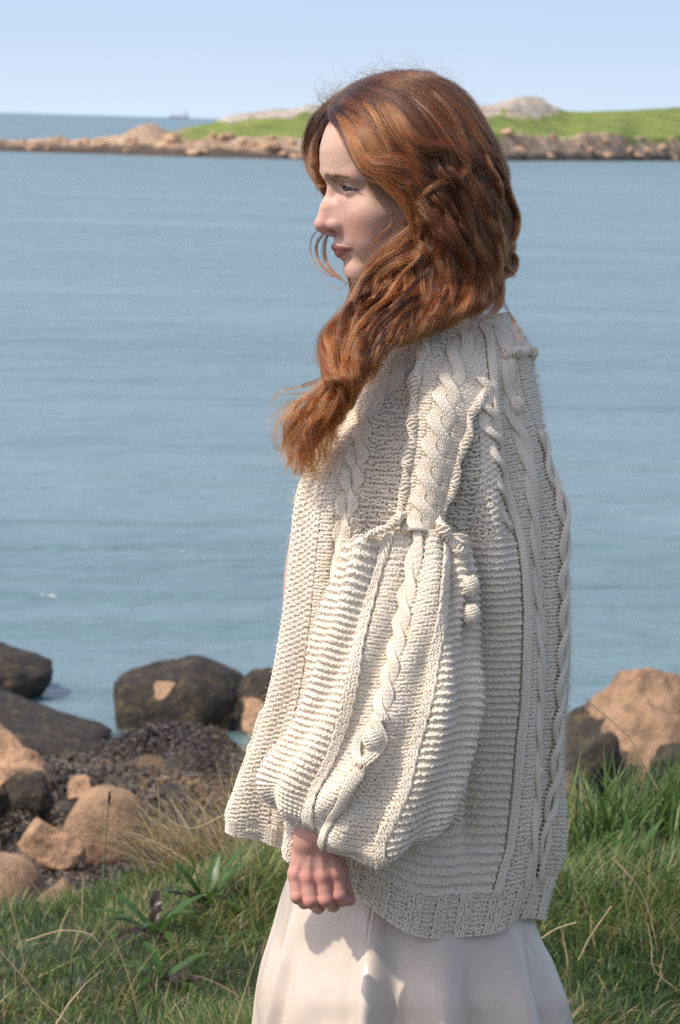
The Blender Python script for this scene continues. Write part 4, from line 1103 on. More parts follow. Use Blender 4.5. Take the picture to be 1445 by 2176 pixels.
#        v     xL   yL    xR   yR   sag  near   far    yleft  yright p
BL = [(0.00,  975, 684, 1078, 668,  6, -0.050, 0.070, -0.030, 0.02, 0.8),
      (0.05,  880, 708, 1108, 712,  8, -0.085, 0.110, -0.060, 0.02, 0.8),
      (0.11,  812, 768, 1126, 752, 18, -0.130, 0.150, -0.080, 0.02, 0.8),
      (0.18,  768, 850, 1132, 830, 20, -0.158, 0.170, -0.095, 0.01, 0.8),
      (0.28,  702, 965, 1150, 945, 22, -0.176, 0.185, -0.105, 0.01, 0.8),
      (0.36,  662, 1050, 1172, 1050, 20, -0.184, 0.190, -0.110, 0.00, 0.8),
      (0.45,  640, 1170, 1190, 1170, 20, -0.188, 0.195, -0.120, 0.00, 0.8),
      (0.55,  618, 1300, 1196, 1300, 20, -0.190, 0.200, -0.130, 0.00, 0.8),
      (0.65,  590, 1425, 1197, 1430, 20, -0.192, 0.205, -0.140, 0.00, 0.8),
      (0.75,  552, 1540, 1190, 1560, 24, -0.196, 0.210, -0.145, 0.00, 0.8),
      (0.85,  514, 1640, 1172, 1700, 40, -0.200, 0.215, -0.150, 0.00, 0.8),
      (0.93,  488, 1715, 1160, 1820, 78, -0.204, 0.215, -0.150, 0.00, 0.8),
      (1.00,  484, 1762, 1126, 1944, 114, -0.196, 0.200, -0.145, 0.00, 0.8)]
SB = Surf(BL, nu=420, nv=460, folds=body_folds, skew=1.7)
cardigan = SB.mesh('cardigan', M_back, person)

def sleeve_folds(U, V, px, py):
    g = (U < 0.5)
    f = 0.007 * np.exp(-((px - (935 - 0.03 * (py - 1200))) / 22) ** 2) * sstep(1130, 1250, py) * sstep(1700, 1500, py) * g
    f -= 0.009 * np.exp(-((px - (960 + 0.02 * (py - 1200))) / 14) ** 2) * sstep(1180, 1250, py) * sstep(1560, 1400, py) * g
    # diagonal crease below the bobble and puffed cuff
    d = ((px - 770) * 0.75 + (py - 1640) * 1.0)
    f += 0.009 * np.exp(-(d / 30) ** 2) * sstep(620, 680, px) * sstep(860, 780, px) * g
    f -= 0.008 * np.exp(-((d - 56) / 24) ** 2) * sstep(640, 700, px) * sstep(800, 740, px) * g
    f += 0.009 * fbm(np.stack([U * 9, V * 4, U * 0 + 5], -1), 2, 67)
    f += 0.005 * np.sin(2 * np.pi * (U * 10 + V * 1.5)) * g
    return f
SL = [(0.00, 738, 1150, 985, 1140, -14, -0.214, -0.10, -0.185, -0.196, 0.60),
      (0.06, 726, 1205, 996, 1195, 6, -0.228, -0.09, -0.185, -0.196, 0.60),
      (0.15, 706, 1275, 1004, 1260, 14, -0.246, -0.08, -0.185, -0.196, 0.60),
      (0.27, 682, 1355, 1009, 1345, 18, -0.262, -0.07, -0.185, -0.196, 0.60),
      (0.40, 652, 1440, 1009, 1440, 22, -0.274, -0.06, -0.188, -0.200, 0.60),
      (0.53, 620, 1525, 1003, 1540, 28, -0.284, -0.06, -0.19, -0.204, 0.60),
      (0.66, 586, 1602, 996, 1635, 40, -0.292, -0.06, -0.195, -0.210, 0.60),
      (0.77, 563, 1660, 982, 1705, 60, -0.296, -0.07, -0.20, -0.214, 0.62),
      (0.86, 572, 1690, 968, 1745, 96, -0.296, -0.09, -0.205, -0.214, 0.66),
      (0.93, 592, 1712, 930, 1765, 98, -0.284, -0.12, -0.21, -0.19, 0.8),
      (1.00, 640, 1738, 800, 1772, 30, -0.262, -0.17, -0.22, -0.21, 0.9)]
SS = Surf(SL, nu=360, nv=360, folds=sleeve_folds)
SS.L = SS.L
sleeve = SS.mesh('sleeve', M_back, cardigan)
# strap: open strip from neck to sleeve head, lies on the shoulder
class Strip(Surf):
    def __init__(s, lev, nu=160, nv=300, bulge=0.010):
        lev = np.array(lev, float); v = np.linspace(0, 1, nv); u = np.linspace(0, 1, nu)
        L = [smooth_interp(v, lev[:, [0, k]]) for k in range(lev.shape[1])]
        s.v, s.u, s.L = v, u, L; U, Vv = np.meshgrid(u, v)
        xL, yL, xR, yR, dl, dm, dr = [a[:, None] for a in L[1:]]
        px = xL + (xR - xL) * U; py = yL + (yR - yL) * U
        y = dl * (1-U) * (1-2*U) + 4 * dm * U * (1-U) + dr * U * (2*U-1)
        s.P = W(px, py, y); s.px, s.py = px, py
        s.du = np.gradient(s.P, u, axis=1); s.dv = np.gradient(s.P, v, axis=0); s.update()
        s.P = s.P + s.N * (0.004 * np.sin(np.pi * U) ** 0.7)[..., None]
    def u_of(s, v, px):
        xL = np.interp(v, s.v, s.L[1]); xR = np.interp(v, s.v, s.L[3]); return np.clip((px - xL) / (xR - xL), 0, 1)
    def line(s, pts):
        pts = np.array(pts, float)
        def f(v):
            v = np.asarray(v, float); y = np.interp(v, s.v, (s.L[2] + s.L[4]) / 2)
            for _ in range(4): x = np.interp(y, pts[:, 1], pts[:, 0]); u = s.u_of(v, x); y = s.samp(s.py, u, v)
            return u
        return f
ST = Strip([(0.00, 905, 690, 1062, 742, -0.088, -0.092, -0.075),
            (0.15, 892, 765, 1042, 815, -0.138, -0.140, -0.125),
            (0.38, 876, 855, 1006, 880, -0.166, -0.176, -0.160),
            (0.60, 868, 950, 978, 965, -0.184, -0.194, -0.182),
            (0.85, 858, 1065, 950, 1070, -0.196, -0.208, -0.198),
            (1.00, 852, 1125, 940, 1128, -0.206, -0.216, -0.206)])
M_strapback = mat_wool('thin_wool_over_skin', (0.60, 0.43, 0.35), (0.56, 0.38, 0.31))
strap = ST.mesh('shoulder_strap', M_strapback, cardigan, step=4)

# ---- stitches
YR = 0.00135      # yarn radius
class Knit:
    def __init__(s): s.P = []; s.R = []
    def row(s, S, u, v, h, rad=YR):
        """u, v, h arrays along the yarn"""
        P = S.place(u, v, h); s.P.append(P); s.R.append(np.full(len(u), rad))
    def finish(s, name, parent, mat=None):
        n = [len(p) for p in s.P]; c = bpy.data.hair_curves.new(name); c.add_curves(n)
        P = np.concatenate(s.P); Rr = np.concatenate(s.R)
        Rr = Rr * (1 + 0.10 * vnoise(P * 300, 3))
        c.position_data.foreach_set('vector', np.ascontiguousarray(P, np.float32).ravel())
        a = c.attributes.get('radius') or c.attributes.new('radius', 'FLOAT', 'POINT')
        a.data.foreach_set('value', Rr.astype(np.float32))
        c.materials.append(mat or M_wool)
        print(name, len(n), len(P))
        return link(bpy.data.objects.new(name, c), parent), P
PTS = 10
TH = np.linspace(0, 2 * np.pi, PTS, endpoint=False)
def stitch_uvh(n, sig, a=0.22, hh=0.95, d=0.0012):
    """n stitches, sig (n,) +1 knit -1 purl -> column offset (stitch units), row offset (row units), height"""
    i = np.arange(n)[:, None]
    c = i + TH[None] / (2 * np.pi) + a * np.sin(2 * TH)[None]
    r = -hh * np.cos(TH)[None] * np.ones((n, 1))
    z = -np.asarray(sig, float)[:, None] * d * np.cos(2 * TH)[None]
    return c.ravel() - 0.0, r.ravel(), z.ravel()
def zone(K, S, ua, ub, v0, v1, rows, n, kind, h0=0.0, hfun=None, jit=0.10, rad=YR, wmask=None, d=0.0012):
    """n stitches wide between columns ua(v), ub(v), rows spread between v0 and v1"""
    for r in range(rows):
        v = v0 + (v1 - v0) * (r + 0.5) / rows; dv = (v1 - v0) / rows
        a = float(ua(v)); b = float(ub(v))
        if b - a < 1e-3: continue
        nn = n if not callable(n) else max(1, int(n(v)))
        wid = b - a
        if kind == 'purl': sig = -np.ones(nn)
        elif kind == 'knit': sig = np.ones(nn)
        elif kind == 'garter': sig = np.full(nn, 1 if (r // 1) % 2 else -1)
        elif kind == 'rib': sig = np.where((np.arange(nn) // 2) % 2, 1, -1)
        elif kind == 'rib1': sig = np.where((np.arange(nn)) % 2, 1, -1)
        elif kind == 'moss': sig = np.where((np.arange(nn) + r) % 2, 1, -1)
        c, ro, z = stitch_uvh(nn, sig, d=d * (1.5 if kind == 'garter' and sig[0] < 0 else 1.0), hh=1.08 if kind == 'garter' else 0.95)
        u = a + wid * c / nn
        rr = v + ro * dv
        zz = z.copy()
        if kind == 'garter': zz = zz + (0.0007 if sig[0] < 0 else -0.0004)
        if kind == 'rib': zz += np.repeat(np.where(sig > 0, 0.0012, -0.0012), PTS)
        h = h0 + zz + (hfun(u, rr) if hfun else 0)
        k = jit
        ph = r * 1.7
        u = u + wid / nn * k * np.sin(c * 2.1 + ph) ; rr = rr + dv * k * 1.5 * np.sin(c * 0.9 + ph * 2.3) + dv * k * np.sin(c * 3.1 + ph)
        K.row(S, u, rr, h, rad)
def strand(K, S, uc, hw, n, v0, v1, rows, hfun, sig=1, rad=0.00118):
    """a narrow ribbon of knit stitches whose centre column is uc(r, v) and half width hw metres"""
    for r in range(rows):
        v = v0 + (v1 - v0) * (r + 0.5) / rows; dv = (v1 - v0) / rows
        u0 = uc(r, v); lu = float(S.samp(S.lu, np.array([u0]), np.array([v]))[0])
        c, ro, z = stitch_uvh(n, np.full(n, sig), a=0.20, hh=1.12, d=0.0015)
        off = (c / n - 0.5) * 2 * hw
        # follow the slope of the ribbon between rows
        u1 = uc(r + 1, v + dv)
        u = u0 + off / lu + (u1 - u0) * ro
        dome = 0.0012 * (1 - (2 * (c / n) - 1) ** 2)
        h0 = hfun(r); h1 = hfun(r + 1)
        K.row(S, u, v + ro * dv, h0 + (h1 - h0) * ro + z + dome, rad)
def rope(K, S, ucen, amp, hw, n, v0, v1, rows, period, H=0.0032, base=0.0010, nst=2):
    for k in range(nst):
        ph = 2 * np.pi * k / nst
        def uc(r, v, ph=ph):
            u0 = float(ucen(v)); lu = float(S.samp(S.lu, np.array([u0]), np.array([v]))[0])
            return u0 + amp * math.sin(2 * np.pi * r / period + ph) / lu
        strand(K, S, uc, hw, n, v0, v1, rows, lambda r, ph=ph: base + H * math.cos(2 * np.pi * r / period + ph))
def zigzag(K, S, ucen, amp, hw, n, v0, v1, rows, period, base=0.0028, H=0.0014):
    for sgn in (-1, 1):
        def uc(r, v, sgn=sgn):
            u0 = float(ucen(v)); lu = float(S.samp(S.lu, np.array([u0]), np.array([v]))[0])
            return u0 + sgn * amp * math.cos(2 * np.pi * r / period) / lu
        strand(K, S, uc, hw, n, v0, v1, rows, lambda r, sgn=sgn: base + H * sgn * math.sin(2 * np.pi * r / period))
def const(x): return lambda v: x
def shift(f, px, S):
    def g(v): 
        u = float(f(v)); lu = float(S.samp(S.lu, np.array([u]), np.array([v]))[0]); return u + px / 1793.0 / lu
    return g

# sleeve
rows = 92
col_l = SS.line([(812, 1140), (765, 1300), (742, 1420), (718, 1520), (690, 1600), (652, 1680), (640, 1760)])
cabl = SS.line([(893, 1140), (868, 1250), (848, 1350), (825, 1450), (805, 1530), (786, 1580), (765, 1640), (735, 1690), (700, 1770)])
col_r = SS.line([(938, 1140), (925, 1300), (905, 1450), (880, 1560), (850, 1680), (800, 1790)])
K = Knit()
zone(K, SS, const(0.0), col_l, 0, 1, rows, 17, 'garter')
zone(K, SS, col_l, shift(col_l, 22, SS), 0, 1, rows, 2, 'knit', h0=0.003)
zone(K, SS, shift(col_l, 22, SS), shift(cabl, -22, SS), 0, 1, rows, 6, 'purl', h0=-0.001)
zone(K, SS, shift(cabl, -24, SS), shift(cabl, 24, SS), 0, 1, rows, 4, 'purl', h0=-0.002)
zone(K, SS, shift(cabl, 22, SS), col_r, 0, 1, rows, 6, 'purl', h0=-0.001)
zone(K, SS, col_r, shift(col_r, 22, SS), 0, 1, rows, 2, 'knit', h0=0.003)
zone(K, SS, shift(col_r, 22, SS), const(0.5), 0, 1, rows, 19, 'garter')
zone(K, SS, const(0.5), const(1.0), 0, 1, rows // 2, 34, 'garter')
rb = int(rows * 0.49)
rope(K, SS, cabl, 0.0066, 0.0062, 3, 0, 0.49, rb, 14, H=0.0026)
# diamond that opens round the bobble, then travels to the left
for sgn in (-1, 1):
    strand(K, SS, lambda r, v, sgn=sgn: float(shift(cabl, sgn * 24 * math.sin(math.pi * min(1, r / 12.0)), SS)(v)), 0.0055, 2, 0.49, 0.63, 13, lambda r: 0.004)
strand(K, SS, lambda r, v: float(shift(cabl, -16 * r / 24.0, SS)(v)), 0.0050, 3, 0.63, 0.93, 28, lambda r: 0.0022)
K.finish('sleeve_stitches', cardigan)

# strap
K = Knit(); rs = 60
cs = ST.line([(1000, 690), (972, 750), (950, 830), (935, 900), (920, 980), (905, 1060), (893, 1130)])
zone(K, ST, const(0.0), shift(cs, -24, ST), 0, 1, rs, 4, 'purl', d=0.0014)
zone(K, ST, shift(cs, -24, ST), shift(cs, 24, ST), 0, 1, rs, 4, 'purl', h0=-0.001)
zone(K, ST, shift(cs, 24, ST), const(1.0), 0, 1, rs, 5, 'purl', d=0.0014)
rope(K, ST, cs, 0.0080, 0.0070, 3, 0, 1, rs, 15, H=0.0026)
K.finish('strap_stitches', cardigan)

# body
K = Knit(); RB = 172
band = SB.line([(985, 668), (900, 712), (840, 775), (800, 850), (735, 965), (700, 1050), (680, 1170), (662, 1300), (642, 1430), (622, 1540), (600, 1640), (575, 1720), (570, 1800)])
c1 = SB.line([(990, 668), (930, 700), (850, 790), (790, 870), (765, 965), (745, 1050), (728, 1170), (715, 1300), (700, 1430), (690, 1540), (680, 1640), (672, 1760), (660, 1850)])
gl = SB.line([(1000, 668), (980, 720), (1015, 860), (1015, 1000), (1000, 1200), (1000, 2000)])
cm = SB.line([(1010, 668), (1040, 720), (1050, 860), (1062, 960), (1085, 1060), (1098, 1150), (1105, 1300), (1102, 1500), (1092, 1650), (1078, 1800), (1050, 1920), (1040, 2000)])
bc = SB.line([(1040, 668), (1070, 720), (1092, 860), (1110, 960), (1125, 1060), (1133, 1150), (1138, 1300), (1135, 1500), (1130, 1650), (1118, 1800), (1105, 1920), (1100, 2000)])
eg = SB.line([(1070, 668), (1100, 720), (1118, 860), (1140, 960), (1160, 1060), (1170, 1150), (1173, 1300), (1172, 1500), (1162, 1650), (1145, 1800), (1130, 1920), (1120, 2000)])
hem = 0.955; RH = int(RB * hem)
zone(K, SB, const(0.0), band, 0.17, 1.0, int(RB * 1.0), 7, 'moss', h0=0.001, d=0.0012)
zone(K, SB, const(0.0), band, 0.0, 0.17, int(RB * .17), 6, 'purl')
zone(K, SB, band, shift(c1, -26, SB), 0, hem, RH, 2, 'purl', h0=-0.001)
zone(K, SB, shift(c1, -26, SB), shift(c1, 26, SB), 0, hem, RH, 4, 'purl', h0=-0.002)
rope(K, SB, c1, 0.0080, 0.0070, 3, 0.04, hem, RH, 16, H=0.0022)
zone(K, SB, shift(c1, 26, SB), gl, 0, 0.42, int(RB * .30), 12, 'purl', d=0.0022, rad=0.0015)
zone(K, SB, shift(c1, 26, SB), gl, 0.42, hem, int(RB * (hem - .42)), 30, 'garter')
zone(K, SB, gl, shift(cm, -12, SB), 0.0, 0.42, int(RB * .42), 5, 'moss')
zone(K, SB, gl, shift(cm, -12, SB), 0.42, hem, int(RB * (hem - .42)), 10, 'garter', h0=0.0)
strand(K, SB, lambda r, v: float(cm(v)), 0.0050, 2, 0.02, hem, RH, lambda r: 0.0025)
zone(K, SB, shift(cm, 8, SB), shift(eg, -20, SB), 0, hem, RH, 6, 'purl', h0=-0.001)
rope(K, SB, bc, 0.0062, 0.0060, 3, 0.02, hem, RH, 26, H=0.0016)
zone(K, SB, shift(eg, -20, SB), const(0.5), 0, hem, RH, 5, 'purl', h0=-0.002)
zigzag(K, SB, shift(eg, -2, SB), 0.0095, 0.0055, 2, 0.26, hem, int(RB * (hem - .26)), 20)
zone(K, SB, const(0.5), const(1.0), 0, hem, RH // 2, 60, 'garter')
# lace-like cable behind the strap
rope(K, SB, SB.line([(1020, 800), (1030, 870), (1050, 960), (1062, 1040), (1085, 1130), (1090, 1200)]), 0.010, 0.0055, 2, 0.14, 0.40, int(RB * .26), 18, nst=2)
# ribbed hem
zone(K, SB, const(0.0), const(0.5), hem, 1.0, 9, 62, 'rib', d=0.0012)
zone(K, SB, const(0.5), const(1.0), hem, 1.0, 9, 62, 'rib', d=0.0012)
K.finish('body_stitches', cardigan)

# ---- bobbles
def bobble(px, py, y, r, parent):
    r = r * 0.9; c = W(px, py, y + 0.003); V, F = ICO3b
    D = V * (1 + 0.10 * np.abs(vnoise(V * 3.2 + px, 4))[:, None]) * r * np.array([0.95, 0.8, 1.05])
    o = mesh_obj('bobble', c + D, F, M_wool, parent, loc=tuple(c))
    # yarn wound over it
    P = []
    for k in range(9):
        lat = -1.2 + 2.4 * (k + 0.5) / 9; a = np.linspace(-2.6, 2.6, 22)
        rr = r * 1.03; P.append(c + np.stack([rr * 0.95 * math.cos(lat) * np.sin(a) , -rr * 0.8 * math.cos(lat) * np.cos(a), rr * 1.05 * math.sin(lat) + 0.0012 * np.sin(a * 5 + k)], -1))
    curves_obj('bobble_yarn', np.array(P), YR * 0.9, M_wool, o if parent is person else parent)
def ico_s(s):
    bm = bmesh.new(); bmesh.ops.create_icosphere(bm, subdivisions=s, radius=1)
    V = np.array([v.co[:] for v in bm.verts]); F = np.array([[v.index for v in f.verts] for f in bm.faces]); bm.free(); return V, F
ICO3b = ico_s(3)
def on(S, px, py):
    """depth of surface S at a photo pixel (near side)"""
    k = len(S.u) // 2 + 1 if S is not ST else len(S.u)
    d = (S.px[:, :k] - px) ** 2 + (S.py[:, :k] - py) ** 2; j = np.unravel_index(np.argmin(d), d.shape); return S.P[j][1]
bobble(793, 1572, on(SS, 793, 1572) - 0.010, 0.0125, cardigan)
bobble(1134, 1642, on(SB, 1134, 1642) - 0.010, 0.011, cardigan)
bobble(998, 1245, on(SS, 985, 1245) - 0.004, 0.0115, cardigan)
bobble(1000, 1305, on(SS, 985, 1305) - 0.004, 0.0110, cardigan)
bobble(1096, 862, on(SB, 1096, 862) - 0.006, 0.010, cardigan)

# ---- curled seam ridges
def ridge(pts, r, parent, name='curled_seam', n=90, seed=0, lump=0.26, per=0.030):
    pts = [(a, b, (on(S_, a, b) if isinstance(S_, Surf) else S_) - dz) for (a, b, S_, dz) in pts]
    C = catmull(np.array([W(*p) for p in pts]), n)
    L_ = np.concatenate([[0], np.cumsum(np.linalg.norm(np.diff(C, axis=0), axis=1))])
    C = C + 0.0022 * np.stack([vnoise(np.stack([L_ * 60, L_ * 0, L_ * 0], -1), 5 + seed), L_ * 0, vnoise(np.stack([L_ * 60, L_ * 0, L_ * 0 + 7], -1), 6 + seed)], -1)
    rad = 0.85 * r * (1 + 0.25 * vnoise(np.stack([L_ * 110, L_ * 0, L_ * 0 + seed], -1), 9)) * (1 + lump * np.sin(2 * np.pi * L_ / per + seed)) * np.clip(np.minimum(np.arange(n), n - 1 - np.arange(n)) / 6.0 + 0.25, 0, 1)
    o = tube(name, C, rad * 0.86, M_back, parent, k=10, loc=(0, 0, 0))
    T_ = np.gradient(C, axis=0); T_ /= np.linalg.norm(T_, axis=1)[:, None]
    Nn = np.cross(T_, [0, 1, 0]); Nn /= np.linalg.norm(Nn, axis=1)[:, None]; B = np.cross(T_, Nn)
    m = int(L_[-1] / 0.0036); P = []
    for k in range(m):
        f = (k + 0.5) / m * (n - 1); i = min(int(f), n - 2); t = f - i
        c = C[i] * (1-t) + C[i+1] * t; rr = rad[i] * (1-t) + rad[i+1] * t
        a = np.linspace(0, 2 * np.pi, 16)
        sl = 0.0030 * np.sin(a + k * 0.6) + 0.0010 * np.sin(3 * a + k * 1.9)
        P.append(c + rr * (np.cos(a)[:, None] * Nn[i] + np.sin(a)[:, None] * B[i]) + T_[i] * sl[:, None])
    curves_obj(name + '_yarn', np.array(P), YR * 0.85, M_wool, parent)
ridge([(902, 686, ST, .004), (898, 740, ST, .006), (884, 800, ST, .006), (876, 870, ST, .006), (874, 930, ST, .006), (866, 1000, ST, .006), (858, 1060, ST, .006), (850, 1092, ST, .005)], 0.0056, cardigan, seed=1, per=0.045)
ridge([(1062, 752, ST, .004), (1050, 790, ST, .006), (1030, 835, ST, .007), (1003, 880, ST, .007), (995, 925, ST, .007), (978, 970, ST, .007), (966, 1020, ST, .007), (955, 1060, ST, .007), (944, 1082, ST, .006)], 0.0050, cardigan, seed=2, per=0.05)
ridge([(766, 1150, SS, .003), (790, 1136, SS, .006), (820, 1124, SS, .008), (845, 1104, ST, .010), (858, 1096, ST, .009)], 0.0052, cardigan, seed=3, per=0.06)
ridge([(928, 1098, ST, .006), (940, 1128, SS, .010), (958, 1150, SS, .008), (975, 1172, SS, .005), (984, 1196, SS, .002)], 0.0058, cardigan, seed=4)
yb = on(SB, 1090, 760)
ridge([(1056, 762, ST, .008), (1078, 752, yb, .012), (1102, 747, yb, .0), (1122, 742, yb + 0.05, .0), (1130, 760, yb + 0.07, 0), (1126, 782, yb + 0.09, 0)], 0.0062, cardigan, seed=5, name='collar_edge')
# front edge cord and hem edge
ridge([(664, 1046, SB, 0), (640, 1170, SB, 0), (618, 1300, SB, 0), (590, 1425, SB, 0), (552, 1540, SB, 0), (514, 1640, SB, 0), (489, 1720, SB, 0), (488, 1752, SB, 0), (520, 1764, SB, 0), (562, 1766, SB, 0)], 0.0030, cardigan, name='front_edge', n=160, lump=0.1)

# ---- fluffy halo
def halo(S, n, parent, v0=0, v1=1, u0=0, u1=0.55):
    u = rng.uniform(u0, u1, n); v = rng.uniform(v0, v1, n)
    e = rng.random(n) < 0.35; u[e] = np.where(rng.random(e.sum()) < 0.5, rng.normal(0.0, 0.012, e.sum()), rng.normal(0.49, 0.02, e.sum())); u = np.clip(u, 0.001, 0.999)
    B = S.place(u, v, np.full(n, 0.001)); N = S.samp(S.N, u, v)
    d = N * 0.6 + rng.normal(0, 0.6, (n, 3)); d /= np.linalg.norm(d, axis=1)[:, None]; d2 = d + rng.normal(0, 0.9, (n, 3))
    L_ = rng.uniform(0.002, 0.006, n)[:, None]
    P = np.stack([B, B + d * L_ * 0.5, B + (d * 0.5 + d2 * 0.35) * L_, B + (d * 0.5 + d2 * 0.75) * L_], 1)
    curves_obj('wool_fuzz', P, np.array([0.00011, 0.0001, 0.00008, 0.00005]), M_fuzz, parent)
M_fuzz = mat_wool('wool_fuzz_fibre', (0.86, 0.80, 0.70), (0.82, 0.75, 0.64))
halo(SB, 9000, cardigan); halo(SS, 6000, cardigan); halo(ST, 3000, cardigan, u1=1)

# ---- satin dress
def mat_satin():
    b = NB('pale_blush_satin'); v = b.coord('Object')
    w = b.noise(1500, 2, 0.5, v)
    b.set(Base_Color=(0.60, 0.505, 0.41), Roughness=0.28, Sheen_Weight=0.1, Normal=b.bump(w, 0.08, 0.0003), Specular_IOR_Level=0.45, Anisotropic=0.4)
    return b.m
M_satin = mat_satin()
def dress_surface():
    lev = np.array([  # py, xL, xR, ynear, yfar
        (700, 930, 1040, -0.05, 0.06), (800, 800, 1075, -0.085, 0.10), (880, 722, 1085, -0.12, 0.13), (930, 690, 1090, -0.135, 0.14), (985, 652, 1090, -0.14, 0.145), (1015, 644, 1088, -0.14, 0.145),
        (1060, 672, 1085, -0.138, 0.14), (1200, 700, 1060, -0.12, 0.13), (1400, 700, 1070, -0.13, 0.14), (1600, 660, 1090, -0.13, 0.15), (1780, 632, 1110, -0.145, 0.16), (1880, 606, 1125, -0.155, 0.17),
        (1960, 584, 1136, -0.165, 0.18), (2050, 560, 1172, -0.180, 0.19), (2130, 545, 1202, -0.20, 0.21), (2176, 540, 1214, -0.206, 0.215), (2400, 515, 1262, -0.235, 0.245), (2700, 490, 1300, -0.265, 0.27), (2960, 475, 1320, -0.285, 0.29)])
    m = 620; k = 720; t = np.linspace(lev[0, 0], lev[-1, 0], m); a = np.linspace(0, 2 * np.pi, k, endpoint=False)
    xL, xR, yn, yf = [smooth_interp(t, lev[:, [0, j]])[:, None] for j in (1, 2, 3, 4)]
    A, Tt = np.meshgrid(a, t)
    c = np.cos(A); s_ = np.sin(A)
    px = (xL + xR) / 2 - (xR - xL) / 2 * c
    yc = (yn + yf) / 2; y = yc - (yf - yn) / 2 * np.sign(s_) * np.abs(s_) ** 0.85
    P = W(px, np.broadcast_to(Tt, px.shape), y)
    N = np.cross(np.gradient(P, axis=1), np.gradient(P, axis=0)); N /= np.linalg.norm(N, axis=-1)[..., None] + 1e-9
    if N[m // 2, k // 4, 1] > 0: N = -N
    g = sstep(1800, 2300, Tt)
    hang = sstep(1850, 2200, Tt)
    def fold(pxc, slope, w, amp, y0): 
        cx = pxc + slope * (Tt - 1900); return amp * np.exp(-((px - cx) / w) ** 2) * sstep(y0, y0 + 260, Tt) * (s_ > 0)
    f = 0.0
    f = f + fold(604, -0.20, 13, -0.014, 1840) + fold(626, -0.20, 11, 0.012, 1850) + fold(646, -0.2, 12, -0.008, 1870)
    f = f + fold(760, -0.06, 22, -0.007, 1950) + fold(800, -0.07, 26, 0.018, 1900) + fold(850, -0.05, 24, -0.015, 1930)
    f = f + fold(930, 0.02, 34, 0.013, 1940) + fold(990, 0.10, 26, -0.015, 1940) + fold(1050, 0.20, 30, 0.014, 1930) + fold(1100, 0.22, 18, -0.011, 1930)
    f = f + 0.006 * g * np.sin(A * 11 + 0.5 * np.sin(Tt / 160)) + 0.003 * fbm(np.stack([A * 3, Tt / 160, A * 0], -1), 3, 81) * sstep(1800, 1950, Tt)
    f = f + 0.012 * sstep(2200, 2900, Tt) * np.sin(A * 9 + 1)
    # vertical side seam, a narrow groove
    cx = 788 - 0.12 * (Tt - 1960) ; f = f - 0.0016 * np.exp(-((px - cx) / 1.6) ** 2) * (s_ > 0) + 0.0008 * np.exp(-((px - cx - 5) / 3.5) ** 2) * (s_ > 0)
    P = P + N * f[..., None]
    P[..., 2] = np.maximum(P[..., 2], 0.012)
    return P
dP = dress_surface()
dress = mesh_obj('dress', dP.reshape(-1, 3), grid_faces(dP.shape[0], dP.shape[1], True), M_satin, person)
# ================================================================== HAIR
def mat_hair(name, dark, mid, light, tipmix=0.3, rough=0.28):
    b = NB(name); b.n.remove(b.p)
    h = b.node('ShaderNodeBsdfHairPrincipled'); h.parametrization = 'COLOR'
    hi = b.node('ShaderNodeHairInfo')
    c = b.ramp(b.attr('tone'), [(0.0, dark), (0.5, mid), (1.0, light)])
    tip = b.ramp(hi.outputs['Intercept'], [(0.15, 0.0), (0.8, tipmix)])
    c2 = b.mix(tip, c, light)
    b.l.new(c2, h.inputs['Color'])
    h.inputs['Roughness'].default_value = rough; h.inputs['Radial Roughness'].default_value = 0.45
    h.inputs['IOR'].default_value = 1.5; h.inputs['Coat'].default_value = 0.0
    b.l.new(h.outputs[0], b.out.inputs[0])
    return b.m
M_hair = mat_hair('auburn_hair', (0.013, 0.0055, 0.0038), (0.050, 0.0155, 0.0062), (0.34, 0.095, 0.021))

HY = [(150, -0.02), (395, -0.098), (520, -0.104), (600, -0.115), (660, -0.128), (720, -0.155), (800, -0.178), (900, -0.172), (1030, -0.155)]
def hairY(px, py):
    ex = (px - 868) / 222; top = np.clip((395 - py) / 248, 0, 1)
    y_top = -0.104 * np.sqrt(np.clip(1 - ex ** 2 - top ** 2, 0, 1))
    y_mid = -0.104 * np.sqrt(np.clip(1 - (ex * 0.98) ** 2, 0, 1))
    base = np.interp(py, [a for a, b in HY], [b for a, b in HY])
    t = sstep(560, 680, py)
    y_up = np.where(py < 395, y_top, y_mid)
    # below the jaw the mass lies over the near shoulder, rounded across its width
    cx = np.interp(py, [560, 640, 720, 800, 900, 1000], [900, 880, 800, 740, 690, 650]); hw = np.interp(py, [560, 640, 720, 800, 900, 1000], [220, 200, 140, 95, 75, 60])
    q = np.clip(np.abs(px - cx) / hw, 0, 1)
    y_low = base + 0.035 * q ** 2
    return y_up * (1 - t) + y_low * t

